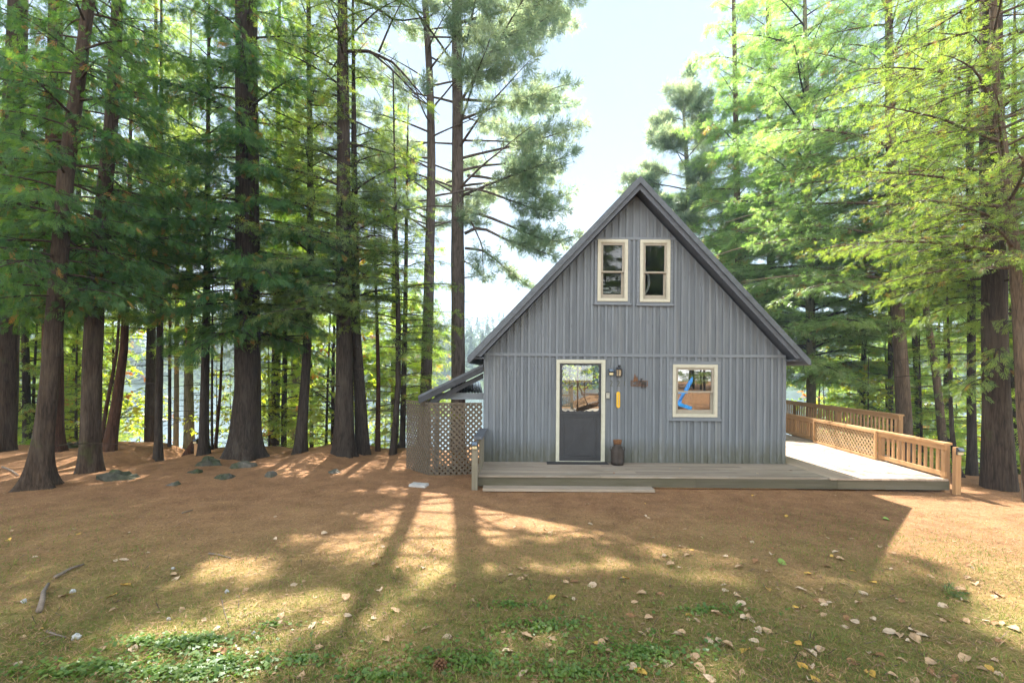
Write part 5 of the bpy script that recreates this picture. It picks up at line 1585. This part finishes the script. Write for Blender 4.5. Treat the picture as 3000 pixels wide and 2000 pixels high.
# ------------------------------------------------------------------ ground cover
def blades(name, n, label, mat, yr, hr, wr, lean, seed, mask=None, flat=False, xr=None, lift=0.0):
    rs = np.random.RandomState(seed)
    y = yr[0] + (yr[1] - yr[0]) * rs.uniform(0, 1, n) ** 1.5
    x = rs.uniform(-1.55, 1.55, n) * (y + .9) if xr is None else rs.uniform(xr[0], xr[1], n)
    if mask is not None:
        k_ = mask(x, y, rs.uniform(0, 1, n)); x, y = x[k_], y[k_]
    n = len(x)
    z = gz(x, y)
    h = rs.uniform(*hr, n); w_ = rs.uniform(*wr, n); a = rs.uniform(0, 6.28, n)
    b = a + rs.normal(0, .5, n) + math.pi / 2
    l_ = rs.uniform(*lean, n)
    base = np.stack([x, y, z - .003 + lift], -1)
    side = np.stack([np.cos(b), np.sin(b), np.zeros(n)], -1) * w_[:, None] * .5
    up = np.stack([np.cos(a) * l_, np.sin(a) * l_, np.sqrt(np.clip(1 - l_ ** 2, 0.0004, 1))], -1)
    if flat:
        up = np.stack([np.cos(a), np.sin(a), rs.normal(.02, .08, n)], -1); side = np.stack([-np.sin(a), np.cos(a), np.zeros(n)], -1) * w_[:, None] * .5
        base[:, 2] += rs.uniform(.004, .014, n)
    mid = base + up * h[:, None] * .55
    tip = base + up * h[:, None] + np.stack([np.cos(a), np.sin(a), -.4 * np.ones(n)], -1) * (h * l_ * .3)[:, None] * (0 if flat else 1)
    v = np.stack([base, mid - side, tip, mid + side], 1).reshape(-1, 3)
    o = link(name, npmesh(name, v, np.arange(len(v)).reshape(-1, 4), mat, np.repeat(rs.uniform(0, 1, n), 4)))
    return tag(o, label, 'ground cover', kind='stuff')
M['grass'] = leafmat('grass_blades', (0.075, 0.125, 0.02), (0.215, 0.24, 0.045), (0.10, 0.19, 0.02), (0.30, 0.34, 0.05), .3, .02, .5)
M['straw'] = leafmat('dry_grass_blades', (0.25, 0.15, 0.06), (0.45, 0.29, 0.13), (0.24, 0.17, 0.05), (0.44, 0.32, 0.11), .25, .02, .6)
M['needle'] = leafmat('fallen_needles', (0.11, 0.055, 0.03), (0.46, 0.29, 0.165), (0.1, .05, .03), (.3, .16, .09), .12, .02, .6)
M['clover'] = leafmat('clover_leaves', (0.05, 0.115, 0.018), (0.14, 0.21, 0.035), (0.14, 0.30, 0.02), (0.32, 0.44, 0.04), .35, .03, .45)
def gmask(x, y, u):
    g = wob(x, y, .8, 8, 0) + .8 * wob(x, y, 2.6, 8, 9)
    return u < np.clip(.44 + .8 * g + (4.9 - y) * .24, 0, 1) * np.clip((8 - y) / 2.5, 0, 1)
blades('grass', 290000, 'short green grass in patches over the front lawn', M['grass'], (1.7, 8.0), (.015, .048), (.0025, .006), (.2, .85), 71, gmask)
blades('dry_grass', 190000, 'dry yellow grass and moss over the lawn', M['straw'], (1.7, 8.6), (.015, .05), (.002, .005), (.5, .97), 72, lambda x, y, u: u < np.clip(.75 + .5 * wob(x, y, 1.2, 8, 5) - (y - 4.5) * .12, .05, 1))
blades('needle_litter', 210000, 'brown fallen pine needles strewn over the ground', M['needle'], (1.7, 13.0), (.05, .13), (.0025, .006), (0, 0), 73, lambda x, y, u: (u < np.clip(.28 + .11 * (y - 2.5), 0, 1)) & ~((x > DXL - .05) & (y > 8.1)), True)
blades('deck_needles', 5000, 'brown needles lying on the sunlit deck boards', M['needle'], (8.4, 16), (.05, .12), (.002, .004), (0, 0), 76, lambda x, y, u: (x < rail_x(y) - .05) & (u < .25 + .75 * ((x - 5.8) / 2.2) ** 2), True, (5.8, 8.8), 0.0)
bpy.data.objects['deck_needles'].data.vertices.foreach_set('co', (lambda c: (c.__setitem__(slice(2, None, 3), (np.repeat(np.random.RandomState(4).uniform(.243, .25, len(c) // 12), 4) + np.tile([0, .002, .001, .002], len(c) // 12)).astype(np.float32)), c)[1])((lambda me_: (lambda c: (me_.vertices.foreach_get('co', c), c)[1])(np.zeros(len(me_.vertices) * 3, np.float32)))(bpy.data.objects['deck_needles'].data)))

blades('grass_tufts', 26000, 'taller loose tufts of green grass in the lawn', M['grass'], (1.8, 7.0), (.04, .10), (.003, .006), (.25, .8), 78, lambda x, y, u: (wob(x, y, 5.5, 8, 2) + .6 * wob(x, y, 1.1, 8, 12) > .33) & (u < np.clip((7 - y) / 3.0, 0.1, 1)))
blades('straw_stalks', 9000, 'loose straw coloured stalks on the lawn', M['straw'], (1.8, 8.0), (.06, .14), (.002, .0035), (.85, .99), 79)
blades('twig_litter', 3200, 'small dark twigs scattered over the ground', leafmat('dark_twigs', (0.05, 0.035, 0.025), (0.16, 0.12, 0.09), (.02, .02, .02), (.02, .02, .02), .02, .01, .7), (1.8, 12.0), (.06, .22), (.004, .009), (0, 0), 80, lambda x, y, u: ~((x > DXL - .05) & (y > 8.1)), True)
blades('brown_leaf_bits', 5200, 'broken brown leaf pieces trodden into the lawn', leafmat('leaf_bits', (0.10, 0.06, 0.035), (0.38, 0.26, 0.15), (.1, .06, .03), (.2, .12, .06), .1, .02, .7), (1.8, 10.0), (.015, .045), (.012, .03), (0, 0), 81, lambda x, y, u: ~((x > DXL - .05) & (y > 8.1)), True)
def weeds(name, label, spots, seed, mat):
    """low rosettes of small round leaves"""
    rs = np.random.RandomState(seed)
    V, T_ = [], []
    for (dx, dy, rx, ry, n) in spots:
        n = int(n * .6); rx, ry = rx * 1.35, ry * 1.2
        th_ = rs.uniform(0, 6.28, n); r_ = np.abs(rs.normal(0, .75, n)) * (1 + .35 * np.sin(3 * th_ + dx) + .2 * np.sin(7 * th_))
        ddx = dx + rx * r_ * np.cos(th_); ddy = dy + ry * r_ * np.sin(th_)
        Yg = np.full(n, 3.0)
        for _ in range(6):
            xg = (ddx - PPX) / FD * Yg; Yg = FD * (CAMZ - gz(xg, Yg)) / (ddy - PPY)
        xg = (ddx - PPX) / FD * Yg
        c = np.stack([xg, Yg, gz(xg, Yg) + rs.uniform(.006, .032, n)], -1)
        s_ = rs.uniform(.008, .019, n)
        a = rs.uniform(0, 6.28, n)
        u = np.stack([np.cos(a), np.sin(a), rs.normal(0, .35, n)], -1) * s_[:, None]; v_ = np.stack([-np.sin(a), np.cos(a), rs.normal(0, .35, n)], -1) * s_[:, None] * .8
        V.append(np.stack([c - u, c - v_, c + u, c + v_], 1).reshape(-1, 3)); T_.append(np.repeat(rs.uniform(0, 1, n), 4))
    V = np.concatenate(V); T_ = np.concatenate(T_)
    return tag(link(name, npmesh(name, V, np.arange(len(V)).reshape(-1, 4), mat, T_)), label, 'ground cover', kind='stuff')
weeds('clover', 'bright green clover patches low in the lawn', [(400, 1492, 75, 16, 1100), (480, 1478, 70, 12, 800), (530, 1528, 60, 20, 1300), (430, 1555, 110, 18, 1500), (340, 1480, 40, 10, 350), (250, 1540, 120, 22, 900), (700, 1520, 60, 14, 350), (1080, 1520, 150, 30, 1300), (1250, 1440, 120, 22, 900), (1480, 1500, 120, 30, 1200), (1330, 1545, 110, 24, 900), (1180, 1390, 80, 12, 350), (1640, 1400, 90, 12, 350), (880, 1560, 90, 14, 500), (150, 1560, 120, 16, 500), (630, 1440, 60, 8, 120)], 74, M['clover'])

# fallen leaves
LM_ = {'tan': simple('tan_leaf', (0.36, 0.24, 0.14), .75, .25, 40, bmp=.2), 'brown': simple('brown_leaf', (0.22, 0.11, 0.05), .75, .3, 40, bmp=.2),
       'yellow': simple('yellow_leaf', (0.50, 0.30, 0.06), .7, .25, 40, bmp=.2), 'green': simple('green_leaf', (0.16, 0.24, 0.05), .6, .2, 40, bmp=.2),
       'pale': simple('pale_leaf', (0.44, 0.33, 0.23), .75, .2, 40, bmp=.2)}
def leaf_mesh(seed, mat):
    rs = np.random.RandomState(seed)
    nu, nv = 9, 5
    V = []
    fold, curl, tw = rs.uniform(.1, .6), rs.uniform(-.8, 1.0), rs.uniform(-.5, .5)
    wd = rs.uniform(.5, .72)
    for i in range(nu):
        u = i / (nu - 1.0)
        half = wd * .5 * (math.sin(math.pi * min(1, u ** .8 * 1.02)) ** .75 + .02)
        half *= 1 + .10 * math.sin(i * 2.6 + seed)
        for j in range(nv):
            v_ = (j / (nv - 1.0) - .5) * 2
            z = fold * abs(v_) * half * 1.1 + curl * .22 * (u - .5) ** 2 + tw * v_ * (u - .5) * .35 + rs.normal(0, .012)
            V.append((u - .5, v_ * half, z))
    F_ = [(i * nv + j, i * nv + j + 1, (i + 1) * nv + j + 1, (i + 1) * nv + j) for i in range(nu - 1) for j in range(nv - 1)]
    V = np.array(V); V[:, 2] -= V[:, 2].min()
    return npmesh('fallen_leaf', V, np.array(F_), mat, None, True)
LMESH = {c_: [leaf_mesh(200 + 17 * i + len(c_), m_) for i in range(4)] for c_, m_ in LM_.items()}
A_ = [(215,835),(235,770),(300,870),(135,900),(200,990),(185,545),(145,568),(185,582),(415,597),(375,660),(740,757),(705,822),(660,742),(875,785),(1000,848),(650,940),(658,957),(700,990),(955,975),(930,920),(820,955),(1000,1018),(1130,695),(1122,716),(1170,752),(1030,737),(935,760),(910,740),(1250,812),(1210,803),(1190,850),(1220,887),(1060,860),(1080,876),(1150,895),(1335,855),(1470,885),(1430,905),(1680,900),(1722,915),(1620,945),(1525,1005),(1450,1018),(1695,995),(1790,1005),(1440,960),(1590,755),(1622,768),(1580,790),(1375,710),(1455,722),(1465,678),(1485,688),(1492,697),(1490,740),(1700,755),(1640,690),(1770,815),(1820,832),(1885,810),(1917,828),(1880,843),(1990,740),(2003,762),(2100,765),(2190,768),(2230,778),(2258,775),(2020,858),(2095,932),(2250,855),(2310,800),(1950,945),(1955,990),(1978,1000),(2060,1010),(2230,935),(2205,972),(2245,995),(2080,635),(2090,645),(1950,573),(1825,680),(2092,677),(2240,655),(2145,605),(1548,494),(1562,500),(1525,487),(1500,530),(1540,468),(1265,478),(1200,512),(1065,485),(1010,543),(1125,535),(905,483),(875,445),(900,448),(965,405),(1180,425),(1145,408),(890,370),(485,347),(290,370),(312,382),(1330,313),(1425,560),(1475,632),(1395,632),(1250,625),(1575,607),(785,652),(705,650),(675,685),(620,583),(490,612),(805,485),(2110,525),(1780,540),(1120,660),(1065,632),(1060,610),(1400,700),(860,825),(530,862),(500,905),(320,665),(97,597),(830,525),(1240,300),(735,320),(2000,700),(1660,645),(1700,600)]
B_ = [(575,650),(520,770),(510,700),(175,855),(85,1010),(105,890),(465,1060),(800,1055),(1000,970),(1135,1015),(610,945),(940,810),(1290,792),(1435,840),(1590,710),(1745,675),(1720,800),(1600,795),(1815,767),(1465,940),(1385,1065),(1775,905),(1955,855),(2050,890),(2030,990),(2085,655),(2300,637),(1830,573),(1720,563),(1748,557),(1757,523),(1990,493),(1490,415),(1265,440),(812,620),(795,605),(570,535),(530,537),(160,520),(20,545),(40,443),(55,400),(590,410),(455,390),(360,415),(340,392),(755,330),(835,760),(295,703),(1130,672),(1350,648)]
pos_ = [((a / 1.47 + 1400) * .784, (b / 1.47 + 1300) * .784) for a, b in A_] + [((a / 1.568) * .784, (b / 1.568 + 1300) * .784) for a, b in B_]
lr_ = random.Random(77)
for i in range(85):
    dy = 1135 + 430 * lr_.random() ** 1.3
    if lr_.random() < .45 and len(pos_) > 5:
        q_ = lr_.choice(pos_[:len(A_)]); pos_.append((q_[0] + lr_.uniform(-22, 22), q_[1] + lr_.uniform(-7, 7))); continue
    dx = lr_.uniform(60, 2340) if lr_.random() < .45 else lr_.uniform(1250, 2340)
    pos_.append((dx, dy))
LL = {'tan': 'curled tan leaf fallen on the lawn', 'brown': 'curled dark brown leaf fallen on the lawn', 'yellow': 'yellow orange leaf fallen on the lawn', 'green': 'green leaf fallen on the lawn', 'pale': 'pale beige leaf fallen on the lawn'}
def ground_at(dx, dy):
    u, v = unroll(dx, dy); y = 4.0
    for _ in range(12):
        x = u / FD * y; y = FD * (CAMZ - gzf(x, y)) / v
    return u / FD * y, y
def fallen(dx, dy, c_, size, lab=None, grp=None):
    x, y = ground_at(dx, dy)
    o = bpy.data.objects.new('fallen_leaf', lr_.choice(LMESH[c_])); C.objects.link(o)
    tag(o, lab or LL[c_], 'leaf', grp or ('fallen %s leaves' % c_))
    o.location = (x, y, gzf(x, y) + lr_.uniform(-.004, .010)); o.rotation_euler = (R(lr_.uniform(-22, 22)), R(lr_.uniform(-22, 22)), lr_.uniform(0, 6.28)); o.scale = (size,) * 3
    return o
for i, (dx, dy) in enumerate(pos_):
    c_ = lr_.choices(['tan', 'pale', 'brown', 'yellow'], [5, 4, 2, 1])[0]
    fallen(dx, dy, c_, lr_.uniform(.055, .098) * (.8 if i >= len(A_) + len(B_) else 1))
fallen((1310 / 1.47 + 1400) * .784, (515 / 1.47 + 1300) * .784, 'green', .13, 'bright green leaf lying alone in the middle of the lawn', 'single green leaves')
fallen((405 / 1.47 + 1400) * .784, (907 / 1.47 + 1300) * .784, 'green', .08, 'small lime leaf in the grass low in the photo', 'single green leaves')
fallen((1755 / 1.47 + 1400) * .784, (327 / 1.47 + 1300) * .784, 'green', .11, 'flat green leaf inside the shadow of the roof', 'single green leaves')
for (lx_, ly_, c_) in [(0.4, 8.6, 'tan'), (1.9, 8.45, 'brown'), (3.3, 8.9, 'tan'), (4.6, 8.5, 'pale'), (5.4, 8.8, 'brown'), (6.4, 8.6, 'tan'), (6.9, 9.3, 'brown'), (7.2, 8.7, 'tan')]:
    o = bpy.data.objects.new('fallen_leaf', lr_.choice(LMESH[c_])); C.objects.link(o)
    tag(o, 'curled %s leaf lying on the deck boards' % c_, 'leaf', 'leaves on the deck')
    o.location = (lx_, ly_, DZ + .004); o.rotation_euler = (R(lr_.uniform(-10, 10)), R(lr_.uniform(-10, 10)), lr_.uniform(0, 6.28)); o.scale = (lr_.uniform(.05, .08),) * 3
# a dark green sprig, cone, sticks, pebbles
x, y = ground_at((2020 / 1.47 + 1400) * .784, (648 / 1.47 + 1300) * .784)
rs_ = np.random.RandomState(8); n_ = 9
aa = rs_.uniform(-2.6, .6, n_)
tag(link('fern_sprig', spray_mesh('fern_sprig', TM['cedar'], np.array([[x, y, gzf(x, y) + .02]] * n_) + rs_.normal(0, .02, (n_, 3)) * [1, 1, .4], np.stack([np.cos(aa), np.sin(aa), rs_.uniform(-.05, .35, n_)], -1), rs_.normal(0, .4, (n_, 3)) + [0, 0, 1], rs_.uniform(.12, .17, n_), rs_.uniform(0, .4, n_), LF['hemlock_dark'])), 'dark green broken conifer sprig lying on the lawn at right', 'sprig')
def cone_at(dx, dy, label):
    x, y = ground_at(dx, dy); z = gzf(x, y)
    b_ = MB()
    for k_ in range(34):
        f = k_ / 34.0; a = k_ * 2.4; r_ = .026 * math.sin(math.pi * (f * .85 + .12)); 
        c = Vector((x + (f - .5) * .075, y + r_ * math.cos(a), z + .026 + r_ * math.sin(a)))
        d = Vector((.008, math.cos(a) * .016, math.sin(a) * .016))
        b_.tube([c - d * .9, c + d * .6, c + d], [.004, .008, .004], 5)
    b_.tube([(x - .04, y, z + .026), (x + .035, y, z + .026)], [.012, .012], 6)
    tag(b_.build('pine_cone', M['rust']), label, 'pine cone')
cone_at((2022 / 1.568) * .784, (1035 / 1.568 + 1300) * .784, 'orange brown pine cone lying in the grass low in the photo')
def stick(pts_, r_, label):
    b_ = MB(); P3 = []
    for (dx, dy) in pts_:
        x, y = ground_at(dx, dy); P3.append((x, y, gzf(x, y) + r_ * 1.2))
    b_.tube(P3, [r_ * (1 - .6 * i / len(P3)) for i in range(len(P3))], 6)
    tag(b_.build('stick', M['twig'], smooth=True), label, 'stick')
B2p = lambda a, b: ((a / 1.568) * .784, (b / 1.568 + 1300) * .784)
stick([B2p(180, 780), B2p(195, 730), B2p(200, 690), B2p(222, 655)], .022, 'short grey root lying bent on the lawn at far left')
stick([B2p(250, 622), B2p(290, 600), B2p(330, 578), B2p(385, 560)], .016, 'straight grey stick above the bent root at far left')
stick([B2p(960, 507), B2p(1000, 512), B2p(1060, 528)], .010, 'thin grey stick beside the small sunlit patch')
stick([B2p(215, 865), B2p(260, 882), B2p(305, 893)], .008, 'thin pale stick beside the white stone')
stick([B2p(1015, 700), B2p(1030, 770), B2p(1052, 842)], .004, 'long thin straw stalk pointing at the clover patch')
stick([B2p(835, 320), B2p(885, 305)], .008, 'small bare twig on the shaded lawn below the boulders')
stick([B2p(10, 110), B2p(50, 125), B2p(85, 150)], .02, 'broken branch left of the flaring cedar root')
def rock(name, label, dx, dy, wx, wz, wy, seed, mat, Yf=None, sink=.66, cat='rock'):
    wx, wy, wz = wx * .82, wy * .85, wz * .9
    x, y = ground_at(dx, dy)
    if Yf: y = Yf; u, v = unroll(dx, dy); x = u / FD * y
    z = gzf(x, y)
    rs = np.random.RandomState(seed)
    b_ = MB(); nu, nv = 12, 8
    ph = rs.uniform(0, 6.28, 8)
    for j in range(nv):
        t_ = math.pi * j / (nv - 1)
        for i in range(nu):
            a = 2 * math.pi * i / nu
            d = Vector((math.sin(t_) * math.cos(a), math.sin(t_) * math.sin(a), math.cos(t_)))
            f = 1 + .13 * math.sin(2.3 * d.x * 2 + ph[0]) + .12 * math.sin(3.1 * d.y * 2 + ph[1]) + .10 * math.sin(4 * d.z + ph[2] + d.x * 3) + .09 * math.sin(5 * d.x + 7 * d.y + ph[3]) + .05 * math.sin(11 * d.z + 9 * d.x + ph[4])
            b_.v.append((x + d.x * wx * .5 * f, y + d.y * wy * .5 * f, z + (d.z * f * .5 + .5 - sink) * wz)); b_.t.append(.5)
    for j in range(nv - 1):
        for i in range(nu):
            i2 = (i + 1) % nu
            b_.f.append((j * nu + i, (j + 1) * nu + i, (j + 1) * nu + i2, j * nu + i2))
    return tag(b_.build(name, mat), label, cat)
def rockmat(name, c0, moss):
    m, t, b = new_mat(name)
    f = noise(t, 14, 6, .65); g = noise(t, 3.2, 5, .6)
    c = mixc(t, ramp(t, f, .3, .7), tuple(x * .6 for x in c0), tuple(x * 1.35 for x in c0))
    c = mixc(t, ramp(t, g, .62 - moss * .35, .70), c, (0.035, 0.05, 0.02))
    t.links.new(c, b.inputs['Base Color']); b.inputs['Roughness'].default_value = .95; b.inputs['Specular IOR Level'].default_value = .1
    bump(t, b, f, .6, .03)
    return m
RM1 = rockmat('mossy_rock', (.06, .06, .05), .75); RM2 = rockmat('grey_rock', (.095, .09, .08), .45)
rock('boulder', 'long low mossy boulder right of the flaring cedar', 272, 1098, .95, .42, .6, 1, RM1)
rock('boulder', 'round mossy boulder below the smooth dark trunk', 478, 1067, .60, .50, .55, 2, RM1)
rock('boulder', 'grey domed boulder below the biggest cedar', 562, 1072, .66, .46, .55, 3, RM2)
rock('boulder', 'pointed grey rock right of the domed boulder', 622, 1093, .30, .34, .3, 4, RM2)
rock('boulder', 'flat pale grey rock below the tall straight hemlock', 768, 1085, .38, .20, .3, 5, RM2)
rock('boulder', 'small dark rock low on the slope left of the pointed rock', 516, 1098, .42, .28, .35, 6, RM1)
rock('boulder', 'half buried flat rock at the edge of the lawn', 400, 1113, .30, .16, .25, 7, RM2)
rock('boulder', 'dark boulder at the far edge behind the straight grey brown cedar', 166, 1036, .55, .4, .4, 8, RM1, 12.0)
rock('boulder', 'dark mossy lump below the broken stump', 448, 1085, .34, .2, .3, 9, RM1)
x, y = ground_at(962, 1116)
b_ = MB(); Mx = Matrix.Translation((x, y, gzf(x, y))) @ Matrix.Rotation(R(-12), 4, 'Z')
b_.prism([(-.16, 0), (.16, 0), (.15, .045), (-.15, .045)], -.1, .1)
b_.v = [tuple(Mx @ Vector(v_)) for v_ in b_.v]
tag(b_.build('stone_slab', M['stone']), 'small white stone slab on the ground in front of the lattice screen', 'stone slab')
for (a, b, s_, lab) in [(350, 895, .05, 'white stone low at the left of the lawn'), (1042, 682, .035, 'pale pebble above the sunlit grass'), (1165, 873, .028, 'tiny white pebble right of the clover patch'), (775, 808, .03, 'blue grey pebble left of the clover patch'), (795, 575, .032, 'grey pebble left of the small sunlit patch'), (335, 682, .04, 'flat grey pebble right of the bent root'), (110, 728, .04, 'grey pebble left of the bent root')]:
    q_ = B2p(a, b); rock('pebble', lab, q_[0], q_[1], s_ * 1.3, s_, s_, int(a), M['stone'], sink=.2, cat='pebble')
# broken stump on the bank
sx, sy = (430 - PPX) / FD * 12.2, 12.2
st = thing('broken_stump', 'reddish broken stump leaning right on the rim of the bank', 'stump', (sx, sy, gzf(sx, sy)))
b_ = MB(); q0 = P(424, 1062, 12.2); q1 = P(449, 1012, 12.2)
trunk_mesh(b_, [(q0.x, q0.y, q0.z - .1), ((q0.x + q1.x) / 2, 12.2, (q0.z + q1.z) / 2), (q1.x, 12.25, q1.z)], [.13, .12, .10], 9, 1.5, 14)
b_.build('trunk', BK['cedar_red'], st, True)
b_ = MB()
for k_ in range(7): b_.tube([(q1.x + .07 * math.cos(k_), 12.25 + .07 * math.sin(k_), q1.z - .1), (q1.x + .08 * math.cos(k_), 12.25 + .08 * math.sin(k_), q1.z + .02 + .02 * (k_ * 37 % 5))], [.03, .004], 4)
b_.build('splinter', BK['cedar_red'], st)
pq = P(452, 1042, 11.9); pz = gzf(pq.x, pq.y)
b_ = MB(); b_.box(pq.x - .045, pq.x + .045, 11.86, 11.94, pz - .1, pz + .42)
tag(b_.build('stub_post', M['rail_z']), 'short square wooden post beside the broken stump', 'post')
solar_light(pq.x, 11.858, pz + .37, 0, 'solar light on the short post by the broken stump', .1, .12)

for (x, y, k_) in [(3.4, 26.5, 3), (4.4, 27.5, 4), (5.6, 26.0, 3), (1.2, 28.0, 3), (2.4, 27.5, 3)]:
    put(k_, x, y, .62, lab='leafy bush on the bank behind the cabin seen through the door glass')
# ---- trees behind the camera, mirrored in the panes
for i, (x, y, s_) in enumerate([(-7, -14, 1.1), (-1.5, -17, 1.2), (3, -15, 1.1), (7, -19, 1.2), (10.5, -16, 1.1), (14.5, -13, 1.0), (18, -17, 1.2), (-13, -12, 1.0), (21, -12, 1.1), (12.5, -22, 1.2), (-4, -23, 1.3), (4.5, -24, 1.3), (17, -24, 1.3)]):
    put(5, x, y, s_, lab='tall hemlock standing behind the photographer and mirrored in the panes')
bk_ = random.Random(5)
for i in range(16):
    put(bk_.choice([0, 2, 2]), bk_.uniform(2, 19), bk_.uniform(-19, -11), 1.0, lab='bushy young hemlock at the wood edge behind the photographer')
print('NSPR', NSPR)
